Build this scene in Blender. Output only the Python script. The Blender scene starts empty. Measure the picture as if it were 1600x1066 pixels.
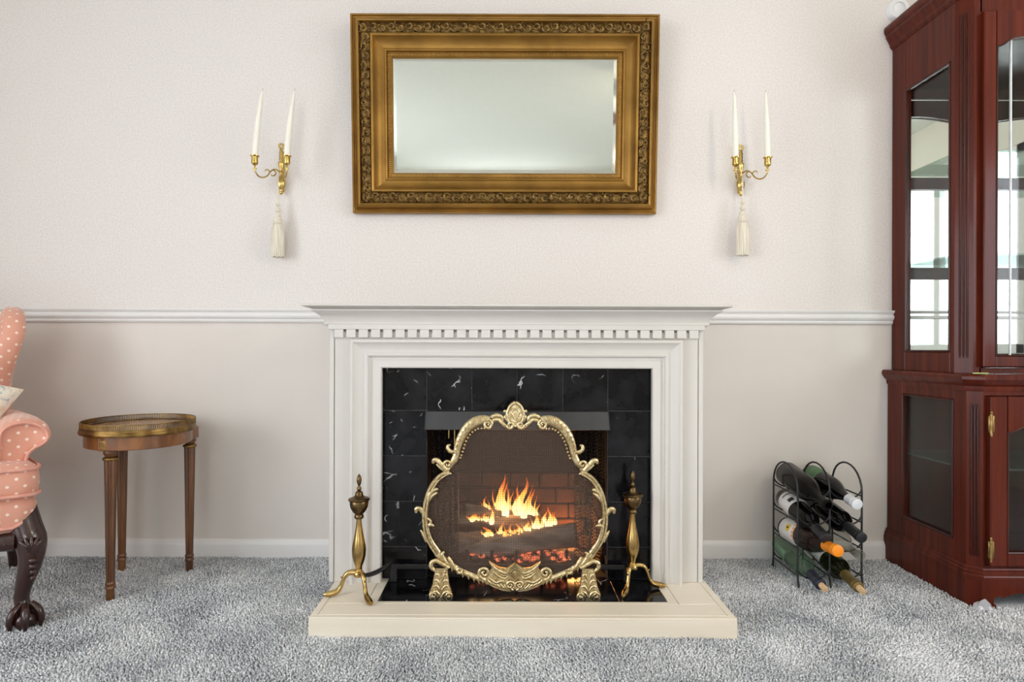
import bpy, math, random
import numpy as np
from mathutils import Vector, Matrix, Euler

random.seed(7)
PI = math.pi
scene = bpy.context.scene
COL = scene.collection

# ------------------------------------------------------------------ camera
F_PX, CAM_D, CAM_H = 960.0, 2.4, 0.82
VX, VY = 790.0, 545.0
cd = bpy.data.cameras.new('camera')
cam = bpy.data.objects.new('camera', cd)
COL.objects.link(cam)
cam.location = (0, -CAM_D, CAM_H)
cam.rotation_euler = (PI / 2, math.radians(-0.18), 0)
cd.sensor_width = 36.0
cd.lens = F_PX / 1600 * 36
cd.shift_x = (800 - VX) / 1600
cd.shift_y = (VY - 533) / 1600
cd.clip_start = 0.05
scene.camera = cam

# ------------------------------------------------------------------ sky, exposure
world = bpy.data.worlds.new('sky')
scene.world = world
world.use_nodes = True
bg = world.node_tree.nodes['Background']
bg.inputs[0].default_value = (0.955, 0.957, 1.05, 1)
bg.inputs[1].default_value = 13.0
scene.view_settings.view_transform = 'Standard'
scene.view_settings.look = 'None'
scene.view_settings.gamma = 1.0
scene.view_settings.use_curve_mapping = False
scene.view_settings.exposure = -0.48

# room extents
XL, XR, YF, ZC = -2.95, 3.05, -6.7, 2.44
# windows: wall, span along the wall, z span
WIN_LEFT = (-4.4, -2.0, 0.35, 2.2)      # along y on the left wall
WIN_FRONT = (-1.2, 0.9, 0.95, 2.0)        # along x on the wall behind the camera
WIN_RIGHT = (-2.75, -1.25, 0.8, 2.05)       # along y on the right wall


def portal(name, loc, rot, sx, sy):
    l = bpy.data.lights.new(name, 'AREA')
    l.shape = 'RECTANGLE'
    l.size, l.size_y = sx, sy
    l.cycles.is_portal = True
    o = bpy.data.objects.new(name, l)
    o.location, o.rotation_euler = loc, rot
    COL.objects.link(o)


portal('window_portal_left', (XL - .06, (WIN_LEFT[0] + WIN_LEFT[1]) / 2, (WIN_LEFT[2] + WIN_LEFT[3]) / 2),
       (PI / 2, 0, -PI / 2), WIN_LEFT[1] - WIN_LEFT[0], WIN_LEFT[3] - WIN_LEFT[2])
portal('window_portal_front', ((WIN_FRONT[0] + WIN_FRONT[1]) / 2, YF - .06, (WIN_FRONT[2] + WIN_FRONT[3]) / 2),
       (PI / 2, 0, 0), WIN_FRONT[1] - WIN_FRONT[0], WIN_FRONT[3] - WIN_FRONT[2])
portal('window_portal_right', (XR + .06, (WIN_RIGHT[0] + WIN_RIGHT[1]) / 2, (WIN_RIGHT[2] + WIN_RIGHT[3]) / 2),
       (PI / 2, 0, PI / 2), WIN_RIGHT[1] - WIN_RIGHT[0], WIN_RIGHT[3] - WIN_RIGHT[2])


# ------------------------------------------------------------------ helpers
def kd(d):
    return F_PX / (CAM_D - d)


def W(px, py, d):
    """photo measure -> point of the room, at distance d in front of the back wall"""
    k = kd(d)
    return Vector(((px - VX) / k, -d, CAM_H - (py - VY) / k))


def srgb(r, g, b):
    def c(v):
        v /= 255
        return v / 12.92 if v <= .04045 else ((v + .055) / 1.055) ** 2.4
    return (c(r), c(g), c(b), 1)


def cr(pts, n=6, closed=False):
    """Catmull-Rom through points of any dimension"""
    P = [np.array(p, float) for p in pts]
    m = len(P)
    out = []
    segs = m if closed else m - 1
    for i in range(segs):
        if closed:
            a, b, c, d = P[(i - 1) % m], P[i], P[(i + 1) % m], P[(i + 2) % m]
        else:
            a, b, c, d = P[max(i - 1, 0)], P[i], P[i + 1], P[min(i + 2, m - 1)]
        for j in range(n):
            t = j / n
            out.append(.5 * ((2 * b) + (c - a) * t + (2 * a - 5 * b + 4 * c - d) * t * t + (3 * b - a - 3 * c + d) * t ** 3))
    if not closed:
        out.append(P[-1])
    return out


class MB:
    def __init__(self):
        self.v, self.f, self.uv = [], [], {}

    def add(self, vs, fs):
        o = len(self.v)
        self.v += [tuple(p) for p in vs]
        self.f += [tuple(i + o for i in f) for f in fs]
        return self

    def box(self, x0, x1, y0, y1, z0, z1, b=0.0):
        x0, x1 = min(x0, x1), max(x0, x1)
        y0, y1 = min(y0, y1), max(y0, y1)
        z0, z1 = min(z0, z1), max(z0, z1)
        if b <= 0:
            vs = [(x, y, z) for x in (x0, x1) for y in (y0, y1) for z in (z0, z1)]
            return self.add(vs, [(0, 1, 3, 2), (4, 6, 7, 5), (0, 4, 5, 1), (2, 3, 7, 6), (0, 2, 6, 4), (1, 5, 7, 3)])
        b = min(b, (x1 - x0) * .49, (y1 - y0) * .49, (z1 - z0) * .49)
        rings = []
        for z, i in ((z0, b), (z0 + b, 0), (z1 - b, 0), (z1, b)):
            j = b - i
            rings.append([(x0 + i + j, y0 + i, z), (x1 - i - j, y0 + i, z), (x1 - i, y0 + i + j, z), (x1 - i, y1 - i - j, z),
                          (x1 - i - j, y1 - i, z), (x0 + i + j, y1 - i, z), (x0 + i, y1 - i - j, z), (x0 + i, y0 + i + j, z)])
        return self.loft(rings)

    def loft(self, rings, caps=True, closed=True):
        n = len(rings[0])
        o = len(self.v)
        for r in rings:
            self.v += [tuple(p) for p in r]
        m = n if closed else n - 1
        for i in range(len(rings) - 1):
            for j in range(m):
                a, b = o + i * n + j, o + i * n + (j + 1) % n
                self.f.append((a, b, b + n, a + n))
        if caps and closed:
            self.f.append(tuple(o + j for j in range(n))[::-1])
            e = o + (len(rings) - 1) * n
            self.f.append(tuple(e + j for j in range(n)))
        return self

    def lathe(self, prof, c=(0, 0, 0), n=16, axis='z', sx=1, sy=1, flute=0, fl=0.0):
        rings = []
        for r, h in prof:
            ring = []
            for j in range(n):
                a = 2 * PI * j / n
                rr = max(r, 1e-5)
                if flute:
                    rr *= 1 - fl * (.5 + .5 * math.cos(flute * a))
                x, y = rr * math.cos(a) * sx, rr * math.sin(a) * sy
                if axis == 'z':
                    p = (c[0] + x, c[1] + y, c[2] + h)
                elif axis == 'y':
                    p = (c[0] + x, c[1] + h, c[2] - y)
                else:
                    p = (c[0] + h, c[1] + x, c[2] + y)
                ring.append(p)
            rings.append(ring)
        return self.loft(rings)

    def tube(self, pts, rad, n=8, up=None, flat=1.0, caps=True):
        """sweep; with 'up' the section keeps that axis (half-depth = rad*flat along up)"""
        P = [Vector(p) for p in pts]
        if not hasattr(rad, '__len__'):
            rad = [rad] * len(P)
        if len(rad) != len(P):
            rad = np.interp(np.linspace(0, 1, len(P)), np.linspace(0, 1, len(rad)), rad)
        rings = []
        nrm = None
        for i, p in enumerate(P):
            t = (P[min(i + 1, len(P) - 1)] - P[max(i - 1, 0)])
            if t.length < 1e-9:
                t = Vector((0, 0, 1))
            t.normalize()
            if up is not None:
                u = Vector(up)
                s = t.cross(u)
                if s.length < 1e-6:
                    s = Vector((1, 0, 0))
                s.normalize()
                u = s.cross(t).normalized()
            else:
                if nrm is None:
                    a = Vector((0, 0, 1)) if abs(t.z) < .9 else Vector((1, 0, 0))
                    nrm = t.cross(a).normalized()
                nrm = (nrm - t * nrm.dot(t)).normalized()
                s, u = nrm, t.cross(nrm)
            r = rad[i]
            rings.append([p + s * (r * math.cos(2 * PI * j / n)) + u * (r * flat * math.sin(2 * PI * j / n)) for j in range(n)])
        return self.loft(rings, caps)

    def ball(self, c, rx, ry=None, rz=None, n=8, m=5, rot=None):
        ry = rx if ry is None else ry
        rz = rx if rz is None else rz
        rings = []
        for i in range(m + 1):
            a = -PI / 2 + PI * i / m
            ring = []
            for j in range(n):
                b = 2 * PI * j / n
                p = Vector((rx * max(math.cos(a), .02) * math.cos(b), ry * max(math.cos(a), .02) * math.sin(b), rz * math.sin(a)))
                if rot is not None:
                    p = rot @ p
                ring.append(p + Vector(c))
            rings.append(ring)
        return self.loft(rings)

    def prism(self, poly, y0, y1):
        """extrude an (x,z) outline between two y"""
        return self.loft([[(x, y0, z) for x, z in poly], [(x, y1, z) for x, z in poly]])

    def prism_x(self, poly, x0, x1):
        return self.loft([[(x0, y, z) for y, z in poly], [(x1, y, z) for y, z in poly]])

    def prism_z(self, poly, z0, z1):
        return self.loft([[(x, y, z0) for x, y in poly], [(x, y, z1) for x, y in poly]])

    def sweep(self, path, prof, closed=False):
        """path: list of (origin, out, up) frames; prof: list of (o,h); mitred mouldings"""
        rings = []
        for p, o, u in path:
            rings.append([Vector(p) + Vector(o) * a + Vector(u) * b for a, b in prof])
        if closed:
            rings.append(rings[0])
        return self.loft(rings, caps=not closed)

    def build(self, name, mat, parent=None, off=(0, 0, 0), smooth=35, uv=None):
        me = bpy.data.meshes.new(name)
        o = Vector(off)
        me.from_pydata([tuple(Vector(p) - o) for p in self.v], [], self.f)
        import bmesh
        bm = bmesh.new()
        bm.from_mesh(me)
        bmesh.ops.recalc_face_normals(bm, faces=bm.faces)
        bm.to_mesh(me)
        bm.free()
        me.materials.append(mat)
        if smooth:
            me.polygons.foreach_set('use_smooth', [True] * len(me.polygons))
            me.set_sharp_from_angle(angle=math.radians(smooth))
        ob = bpy.data.objects.new(name, me)
        COL.objects.link(ob)
        if parent is not None:
            ob.parent = parent
        return ob


def thing(name, label, cat, loc=(0, 0, 0), rot=(0, 0, 0), group=None):
    e = bpy.data.objects.new(name, None)
    e.empty_display_size = .05
    COL.objects.link(e)
    e.location, e.rotation_euler = loc, rot
    return tag(e, label, cat, group)


def tag(o, label, cat, group=None, kind=None):
    o['label'], o['category'] = label, cat
    if group:
        o['group'] = group
    if kind:
        o['kind'] = kind
    return o


def struct(o, label=None):
    o['kind'] = 'structure'
    if label:
        o['label'] = label
    return o


def copy_tree(o, parent=None):
    c = o.copy()
    COL.objects.link(c)
    c.parent = parent
    for ch in list(o.children):
        copy_tree(ch, c)
    return c


# ------------------------------------------------------------------ materials
def new_mat(name):
    m = bpy.data.materials.new(name)
    m.use_nodes = True
    nt = m.node_tree
    return m, nt, nt.nodes['Principled BSDF']


def N(nt, kind, **kw):
    n = nt.nodes.new(kind)
    for k, v in kw.items():
        if k in n.inputs:
            n.inputs[k].default_value = v
        else:
            setattr(n, k, v)
    return n


def mat(name, col, rough=.5, metal=0.0, col2=None, scale=20, detail=4, stretch=(1, 1, 1), bump=0.0, bscale=None,
        spec=.5, coat=0.0, ramp=(.35, .65), sheen=0.0, distort=0.0):
    m, nt, p = new_mat(name)
    L = nt.links
    p.inputs['Base Color'].default_value = col
    p.inputs['Roughness'].default_value = rough
    p.inputs['Metallic'].default_value = metal
    p.inputs['Specular IOR Level'].default_value = spec
    p.inputs['Coat Weight'].default_value = coat
    p.inputs['Coat Roughness'].default_value = .08
    if sheen:
        p.inputs['Sheen Weight'].default_value = sheen
    tc = N(nt, 'ShaderNodeTexCoord')
    mp = N(nt, 'ShaderNodeMapping')
    mp.inputs['Scale'].default_value = stretch
    L.new(tc.outputs['Object'], mp.inputs[0])
    if col2 is not None:
        nz = N(nt, 'ShaderNodeTexNoise', Scale=scale, Detail=detail, Distortion=distort)
        rp = N(nt, 'ShaderNodeValToRGB')
        rp.color_ramp.elements[0].position, rp.color_ramp.elements[1].position = ramp
        rp.color_ramp.elements[0].color, rp.color_ramp.elements[1].color = col, col2
        L.new(mp.outputs[0], nz.inputs['Vector'])
        L.new(nz.outputs[0], rp.inputs[0])
        L.new(rp.outputs[0], p.inputs['Base Color'])
    if bump:
        nb = N(nt, 'ShaderNodeTexNoise', Scale=bscale or scale, Detail=3.0)
        L.new(mp.outputs[0], nb.inputs['Vector'])
        bp = N(nt, 'ShaderNodeBump', Strength=bump, Distance=.004)
        L.new(nb.outputs[0], bp.inputs['Height'])
        L.new(bp.outputs[0], p.inputs['Normal'])
    return m


M = {}
M['paper'] = mat('wallpaper', srgb(229, 222, 217), .55, col2=srgb(218, 211, 206), scale=150, detail=5, bump=.10, bscale=260, spec=.3, ramp=(.38, .64))
M['dado'] = mat('dado_paint', srgb(226, 218, 210), .5, col2=srgb(222, 214, 206), scale=3, spec=.3)
M['trimpaint'] = mat('trim_paint', srgb(230, 227, 224), .38)
M['ceil'] = mat('ceiling_paint', srgb(236, 237, 230), .85, col2=srgb(226, 228, 219), scale=60, detail=6, bump=.4, bscale=90)
M['roomwall'] = mat('room_wall_paint', srgb(232, 226, 215), .7, col2=srgb(227, 221, 210), scale=2)
M['mantel'] = mat('cream_paint', srgb(214, 209, 203), .36, col2=srgb(209, 204, 197), scale=3, spec=.4)
M['hearthpaint'] = mat('hearth_paint', srgb(237, 227, 210), .42, col2=srgb(227, 215, 195), scale=6, detail=6, stretch=(.4, 1, 3), ramp=(.3, .7))
M['black'] = mat('black_steel', srgb(24, 24, 25), .42, col2=srgb(30, 30, 31), scale=30, spec=.45)
M['hood'] = mat('hood_steel', srgb(66, 66, 67), .45, col2=srgb(52, 52, 54), scale=9, spec=.4)
M['soot'] = mat('sooty_lining', srgb(26, 23, 21), .9, col2=srgb(14, 13, 12), scale=9)
M['firebrick'] = mat('fire_brick', srgb(88, 54, 38), .95, col2=srgb(54, 36, 27), scale=14, detail=6, bump=.5, bscale=60)
M['brass'] = mat('polished_brass', srgb(198, 170, 112), .24, 1.0, col2=srgb(158, 128, 76), scale=16, detail=3)
M['sconcebrass'] = mat('sconce_brass', srgb(216, 188, 116), .2, 1.0, col2=srgb(184, 152, 82), scale=60)
M['palebrass'] = mat('pale_cast_brass', srgb(234, 219, 178), .3, 1.0, col2=srgb(176, 150, 102), scale=110, detail=4, bump=.35, bscale=150, ramp=(.3, .7))
M['bronze'] = mat('dark_bronze', srgb(120, 98, 66), .32, 1.0, col2=srgb(84, 66, 44), scale=40)
M['gold'] = mat('gilt_gesso', srgb(162, 122, 58), .42, .68, col2=srgb(136, 100, 44), scale=9, detail=6, stretch=(1, 1, 1), spec=.4)
M['golddark'] = mat('carved_gilt', srgb(150, 118, 62), .45, .65, col2=srgb(84, 60, 28), scale=75, detail=5, bump=.3, bscale=160)
M['wick'] = mat('wick', srgb(205, 190, 160), .9, col2=srgb(190, 172, 140), scale=50)
M['wax'] = mat('candle_wax', srgb(244, 240, 228), .42, col2=srgb(240, 235, 221), scale=10)
M['tassel'] = mat('tassel_thread', srgb(236, 228, 212), .75, col2=srgb(216, 205, 184), scale=140, stretch=(1, 1, .08), sheen=.3)
M['cherry'] = mat('cherry_wood', srgb(95, 36, 21), .25, col2=srgb(67, 24, 14), scale=9, detail=5, stretch=(5, 5, .22), spec=.15, coat=.06, ramp=(.3, .7))
M['cherrydark'] = mat('cherry_wood_dark', srgb(70, 26, 15), .3, col2=srgb(46, 17, 11), scale=8, detail=6, stretch=(3, 3, .4), spec=.3, coat=.05)
M['table'] = mat('walnut_inlay', srgb(150, 96, 48), .28, col2=srgb(104, 60, 28), scale=11, detail=6, stretch=(2, 2, .5), coat=.4, distort=.5)
M['tabletop'] = mat('table_top_veneer', srgb(160, 112, 70), .25, col2=srgb(118, 76, 44), scale=14, detail=6, stretch=(4, .6, 1), coat=.4)
M['tableleg'] = mat('table_leg_wood', srgb(118, 74, 38), .3, col2=srgb(78, 46, 22), scale=16, detail=5, stretch=(3, 3, .3), coat=.3)
M['tablebrass'] = mat('aged_brass', srgb(150, 120, 70), .4, 1.0, col2=srgb(98, 74, 42), scale=24)
M['mahogany'] = mat('dark_mahogany', srgb(58, 30, 24), .25, col2=srgb(34, 17, 14), scale=10, detail=5, stretch=(2, 2, .4), coat=.4)
M['pipe'] = mat('piping_cloth', srgb(226, 164, 144), .8, col2=srgb(216, 152, 134), scale=60)
M['foil_white'] = mat('white_foil', srgb(226, 228, 230), .35, col2=srgb(206, 208, 212), scale=30)
M['foil_orange'] = mat('orange_foil', srgb(250, 150, 24), .4, col2=srgb(240, 136, 14), scale=30)
M['foil_black'] = mat('black_foil', srgb(34, 34, 38), .4, col2=srgb(26, 26, 30), scale=30)
M['foil_navy'] = mat('navy_foil', srgb(44, 48, 62), .4, col2=srgb(36, 38, 52), scale=30)
M['foil_gold'] = mat('gold_foil', srgb(150, 128, 76), .38, .5, col2=srgb(120, 100, 56), scale=30)
M['cork'] = mat('cork', srgb(226, 194, 150), .85, col2=srgb(196, 158, 112), scale=120, detail=5)
M['label_white'] = mat('paper_label', srgb(238, 235, 232), .6, col2=srgb(230, 227, 224), scale=40)
M['label_green'] = mat('green_label', srgb(84, 122, 82), .5, col2=srgb(64, 102, 66), scale=45, detail=6)
M['label_sage'] = mat('sage_label', srgb(118, 152, 120), .5, col2=srgb(100, 134, 104), scale=45, detail=6)
M['ink'] = mat('label_ink', srgb(40, 34, 38), .6, col2=srgb(54, 46, 50), scale=90)
M['sunflower'] = mat('label_yellow', srgb(240, 205, 40), .6, col2=srgb(230, 185, 30), scale=90)
M['glass_black'] = mat('black_bottle_glass', srgb(12, 10, 10), .06, col2=srgb(8, 7, 7), scale=12, spec=.32)
M['glass_matte'] = mat('smoky_bottle_glass', srgb(16, 13, 11), .2, col2=srgb(11, 9, 8), scale=9, spec=.16)
M['glass_brown'] = mat('brown_bottle_glass', srgb(38, 24, 17), .1, col2=srgb(27, 17, 13), scale=9, spec=.3)
M['white_plastic'] = mat('white_plastic', srgb(238, 238, 238), .4, col2=srgb(232, 232, 233), scale=8)
M['bark'] = mat('log_bark', srgb(160, 144, 130), .9, col2=srgb(74, 62, 54), scale=16, detail=7, stretch=(.5, 2, 2), bump=.9, bscale=50)
M['ash'] = mat('grey_ash', srgb(96, 78, 66), .95, col2=srgb(58, 46, 40), scale=40, detail=6, bump=.8, bscale=60)
M['hinge'] = mat('brass_hinge', srgb(188, 160, 106), .35, 1.0, col2=srgb(140, 112, 66), scale=60)
M['scrap'] = mat('green_scrap', srgb(176, 190, 120), .5, col2=srgb(150, 168, 96), scale=60)


def m_glass(name, tint=(1, 1, 1, 1), rough=.02, ior=1.45, body=0.0, bcol=(1, 1, 1, 1)):
    """thin glass: tinted see-through with a fresnel reflection"""
    m, nt, p = new_mat(name)
    L = nt.links
    nt.nodes.remove(p)
    out = nt.nodes['Material Output']
    tr = N(nt, 'ShaderNodeBsdfTransparent')
    tr.inputs[0].default_value = tint
    gl = N(nt, 'ShaderNodeBsdfGlossy')
    gl.inputs['Roughness'].default_value = rough
    ge = N(nt, 'ShaderNodeNewGeometry')
    io = N(nt, 'ShaderNodeMapRange')          # inner faces of the thin sheet reflect like the outer ones
    io.inputs[3].default_value, io.inputs[4].default_value = ior, 1 / ior
    L.new(ge.outputs['Backfacing'], io.inputs[0])
    fr = N(nt, 'ShaderNodeFresnel', IOR=ior)
    L.new(io.outputs[0], fr.inputs['IOR'])
    mx = N(nt, 'ShaderNodeMixShader')
    L.new(fr.outputs[0], mx.inputs[0])
    if body:
        df = N(nt, 'ShaderNodeBsdfDiffuse')
        df.inputs[0].default_value = bcol
        m2 = N(nt, 'ShaderNodeMixShader')
        m2.inputs[0].default_value = body
        L.new(tr.outputs[0], m2.inputs[1])
        L.new(df.outputs[0], m2.inputs[2])
        L.new(m2.outputs[0], mx.inputs[1])
    else:
        L.new(tr.outputs[0], mx.inputs[1])
    L.new(gl.outputs[0], mx.inputs[2])
    L.new(mx.outputs[0], out.inputs[0])
    return m


M['pane'] = m_glass('cabinet_glass', (.93, .95, .94, 1), ior=1.3)
M['shelfglass'] = m_glass('shelf_glass', (.78, .88, .84, 1), body=.1, bcol=srgb(170, 195, 185))
M['glass_green'] = m_glass('green_bottle_glass', (.66, .76, .66, 1), .04, body=.2, bcol=srgb(126, 152, 128))
M['glass_olive'] = m_glass('olive_bottle_glass', (.20, .22, .09, 1), .04, body=.3, bcol=srgb(34, 36, 18))
M['glass_clear'] = m_glass('clear_bottle_glass', (.80, .81, .78, 1), .03, body=.1, bcol=srgb(170, 166, 156))
M['plasticwrap'] = m_glass('clear_plastic', (.9, .9, .92, 1), .1, body=.45, bcol=srgb(225, 225, 228))


def m_mirror():
    m, nt, p = new_mat('silvered_mirror')
    p.inputs['Base Color'].default_value = (.70, .715, .665, 1)
    p.inputs['Metallic'].default_value = 1
    p.inputs['Roughness'].default_value = .045
    return m


def m_mirror2():
    m, nt, p = new_mat('cabinet_mirror')
    p.inputs['Base Color'].default_value = (.8, .81, .79, 1)
    p.inputs['Metallic'].default_value = 1
    p.inputs['Roughness'].default_value = .02
    return m


M['mirror'] = m_mirror()
M['cabmirror'] = m_mirror2()


def m_marble():
    m, nt, p = new_mat('black_marble')
    L = nt.links
    tc = N(nt, 'ShaderNodeTexCoord')
    oi = N(nt, 'ShaderNodeObjectInfo')
    ad = N(nt, 'ShaderNodeVectorMath', operation='MULTIPLY_ADD')
    ad.inputs[1].default_value = (7, 5, 9)
    L.new(oi.outputs['Random'], ad.inputs[0])
    L.new(tc.outputs['Object'], ad.inputs[2])
    base = N(nt, 'ShaderNodeTexNoise', Scale=14.0, Detail=6.0)
    L.new(ad.outputs[0], base.inputs['Vector'])
    r0 = N(nt, 'ShaderNodeValToRGB')
    r0.color_ramp.elements[0].color, r0.color_ramp.elements[1].color = srgb(13, 13, 15), srgb(36, 35, 38)
    r0.color_ramp.elements[0].position, r0.color_ramp.elements[1].position = .4, .75
    L.new(base.outputs[0], r0.inputs[0])
    ds = N(nt, 'ShaderNodeTexNoise', Scale=9.0, Detail=3.0)
    L.new(ad.outputs[0], ds.inputs['Vector'])
    wv = N(nt, 'ShaderNodeVectorMath', operation='MULTIPLY_ADD')
    wv.inputs[1].default_value = (.16, .16, .16)
    L.new(ds.outputs['Color'], wv.inputs[0])
    L.new(ad.outputs[0], wv.inputs[2])
    vo = N(nt, 'ShaderNodeTexVoronoi', feature='DISTANCE_TO_EDGE', Scale=7.0)
    L.new(wv.outputs[0], vo.inputs['Vector'])
    rv = N(nt, 'ShaderNodeValToRGB')
    rv.color_ramp.elements[0].color, rv.color_ramp.elements[1].color = (1, 1, 1, 1), (0, 0, 0, 1)
    rv.color_ramp.elements[0].position, rv.color_ramp.elements[1].position = .003, .016
    L.new(vo.outputs['Distance'], rv.inputs[0])
    mk = N(nt, 'ShaderNodeTexNoise', Scale=16.0, Detail=2.0)
    L.new(ad.outputs[0], mk.inputs['Vector'])
    rm = N(nt, 'ShaderNodeValToRGB')
    rm.color_ramp.elements[0].position, rm.color_ramp.elements[1].position = .56, .64
    L.new(mk.outputs[0], rm.inputs[0])
    mu = N(nt, 'ShaderNodeMath', operation='MULTIPLY')
    L.new(rv.outputs[0], mu.inputs[0])
    L.new(rm.outputs[0], mu.inputs[1])
    mx = N(nt, 'ShaderNodeMix', data_type='RGBA')
    L.new(mu.outputs[0], mx.inputs[0])
    L.new(r0.outputs[0], mx.inputs[6])
    mx.inputs[7].default_value = srgb(196, 196, 200)
    L.new(mx.outputs[2], p.inputs['Base Color'])
    p.inputs['Roughness'].default_value = .12
    p.inputs['Specular IOR Level'].default_value = .22
    return m


M['marble'] = m_marble()
M['grout'] = mat('dark_grout', srgb(74, 72, 72), .9, col2=srgb(58, 57, 57), scale=60)


def m_bowl():
    m, nt, p = new_mat('lit_frosted_glass')
    p.inputs['Base Color'].default_value = srgb(245, 240, 230)
    p.inputs['Emission Color'].default_value = (1, .86, .68, 1)
    p.inputs['Emission Strength'].default_value = 6
    return m


M['bowl'] = m_bowl()


def m_mesh():
    """woven wire cloth too fine to model wire by wire"""
    m, nt, p = new_mat('woven_wire_cloth')
    L = nt.links
    out = nt.nodes['Material Output']
    p.inputs['Base Color'].default_value = srgb(98, 79, 66)
    p.inputs['Roughness'].default_value = .55
    p.inputs['Metallic'].default_value = .35
    tc = N(nt, 'ShaderNodeTexCoord')
    facs = []
    for d, s in (('X', 1), ('Z', 1)):
        w = N(nt, 'ShaderNodeTexWave', wave_type='BANDS', bands_direction=d, Scale=46.0)
        w.inputs['Distortion'].default_value = .6
        w.inputs['Detail'].default_value = 1
        L.new(tc.outputs['Object'], w.inputs[0])
        facs.append(w)
    mxm = N(nt, 'ShaderNodeMath', operation='MAXIMUM')
    L.new(facs[0].outputs['Fac'], mxm.inputs[0])
    L.new(facs[1].outputs['Fac'], mxm.inputs[1])
    mr = N(nt, 'ShaderNodeMapRange')
    mr.inputs[1].default_value, mr.inputs[2].default_value = .3, 1
    mr.inputs[3].default_value, mr.inputs[4].default_value = .22, .66
    L.new(mxm.outputs[0], mr.inputs[0])
    tr = N(nt, 'ShaderNodeBsdfTransparent')
    ms = N(nt, 'ShaderNodeMixShader')
    L.new(mr.outputs[0], ms.inputs[0])
    L.new(tr.outputs[0], ms.inputs[1])
    L.new(p.outputs[0], ms.inputs[2])
    L.new(ms.outputs[0], out.inputs[0])
    return m


M['wirecloth'] = m_mesh()


def m_chain():
    m, nt, p = new_mat('chain_mesh')
    L = nt.links
    out = nt.nodes['Material Output']
    p.inputs['Base Color'].default_value = srgb(40, 40, 41)
    p.inputs['Metallic'].default_value = .6
    p.inputs['Roughness'].default_value = .4
    tc = N(nt, 'ShaderNodeTexCoord')
    mp = N(nt, 'ShaderNodeMapping')
    mp.inputs['Rotation'].default_value = (0, math.radians(45), 0)
    L.new(tc.outputs['Object'], mp.inputs[0])
    w = N(nt, 'ShaderNodeTexWave', bands_direction='X', Scale=38.0)
    w2 = N(nt, 'ShaderNodeTexWave', bands_direction='Z', Scale=38.0)
    L.new(mp.outputs[0], w.inputs[0])
    L.new(mp.outputs[0], w2.inputs[0])
    mxm = N(nt, 'ShaderNodeMath', operation='MAXIMUM')
    L.new(w.outputs['Fac'], mxm.inputs[0])
    L.new(w2.outputs['Fac'], mxm.inputs[1])
    gt = N(nt, 'ShaderNodeMath', operation='GREATER_THAN')
    gt.inputs[1].default_value = .72
    L.new(mxm.outputs[0], gt.inputs[0])
    tr = N(nt, 'ShaderNodeBsdfTransparent')
    ms = N(nt, 'ShaderNodeMixShader')
    L.new(gt.outputs[0], ms.inputs[0])
    L.new(tr.outputs[0], ms.inputs[1])
    L.new(p.outputs[0], ms.inputs[2])
    L.new(ms.outputs[0], out.inputs[0])
    return m


M['chain'] = m_chain()


def m_flame():
    """glowing gas: white-yellow low in the tongue, orange and thinner toward its tip"""
    m, nt, p = new_mat('flame')
    L = nt.links
    nt.nodes.remove(p)
    out = nt.nodes['Material Output']
    tc = N(nt, 'ShaderNodeTexCoord')
    sp = N(nt, 'ShaderNodeSeparateXYZ')
    L.new(tc.outputs['Generated'], sp.inputs[0])
    nz = N(nt, 'ShaderNodeTexNoise', Scale=3.0, Detail=3.0)
    L.new(tc.outputs['Generated'], nz.inputs['Vector'])
    ad = N(nt, 'ShaderNodeMath', operation='MULTIPLY_ADD')
    L.new(nz.outputs[0], ad.inputs[0])
    ad.inputs[1].default_value = .5
    L.new(sp.outputs['Z'], ad.inputs[2])
    rp = N(nt, 'ShaderNodeValToRGB')
    e = rp.color_ramp.elements
    e[0].position, e[0].color = .30, (1, .78, .38, 1)
    e[1].position, e[1].color = 1.25, (.8, .14, .01, 1)
    n2 = e.new(.75)
    n2.color = (1, .42, .06, 1)
    L.new(ad.outputs[0], rp.inputs[0])
    em = N(nt, 'ShaderNodeEmission')
    em.inputs[1].default_value = 6.5
    L.new(rp.outputs[0], em.inputs[0])
    tr = N(nt, 'ShaderNodeBsdfTransparent')
    mr = N(nt, 'ShaderNodeMapRange')
    mr.inputs[1].default_value, mr.inputs[2].default_value = .35, 1.3
    mr.inputs[3].default_value, mr.inputs[4].default_value = .62, .08
    L.new(ad.outputs[0], mr.inputs[0])
    ms = N(nt, 'ShaderNodeMixShader')
    L.new(mr.outputs[0], ms.inputs[0])
    L.new(tr.outputs[0], ms.inputs[1])
    L.new(em.outputs[0], ms.inputs[2])
    L.new(ms.outputs[0], out.inputs[0])
    return m


M['flame'] = m_flame()


def m_ember():
    m, nt, p = new_mat('glowing_embers')
    L = nt.links
    tc = N(nt, 'ShaderNodeTexCoord')
    nz = N(nt, 'ShaderNodeTexNoise', Scale=55.0, Detail=4.0)
    L.new(tc.outputs['Object'], nz.inputs['Vector'])
    rp = N(nt, 'ShaderNodeValToRGB')
    e = rp.color_ramp.elements
    e[0].position, e[0].color = .42, (.02, .003, .002, 1)
    e[1].position, e[1].color = .72, (1, .2, .08, 1)
    L.new(nz.outputs[0], rp.inputs[0])
    p.inputs['Base Color'].default_value = srgb(70, 40, 34)
    L.new(rp.outputs[0], p.inputs['Emission Color'])
    p.inputs['Emission Strength'].default_value = 4.0
    return m


M['ember'] = m_ember()


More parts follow.
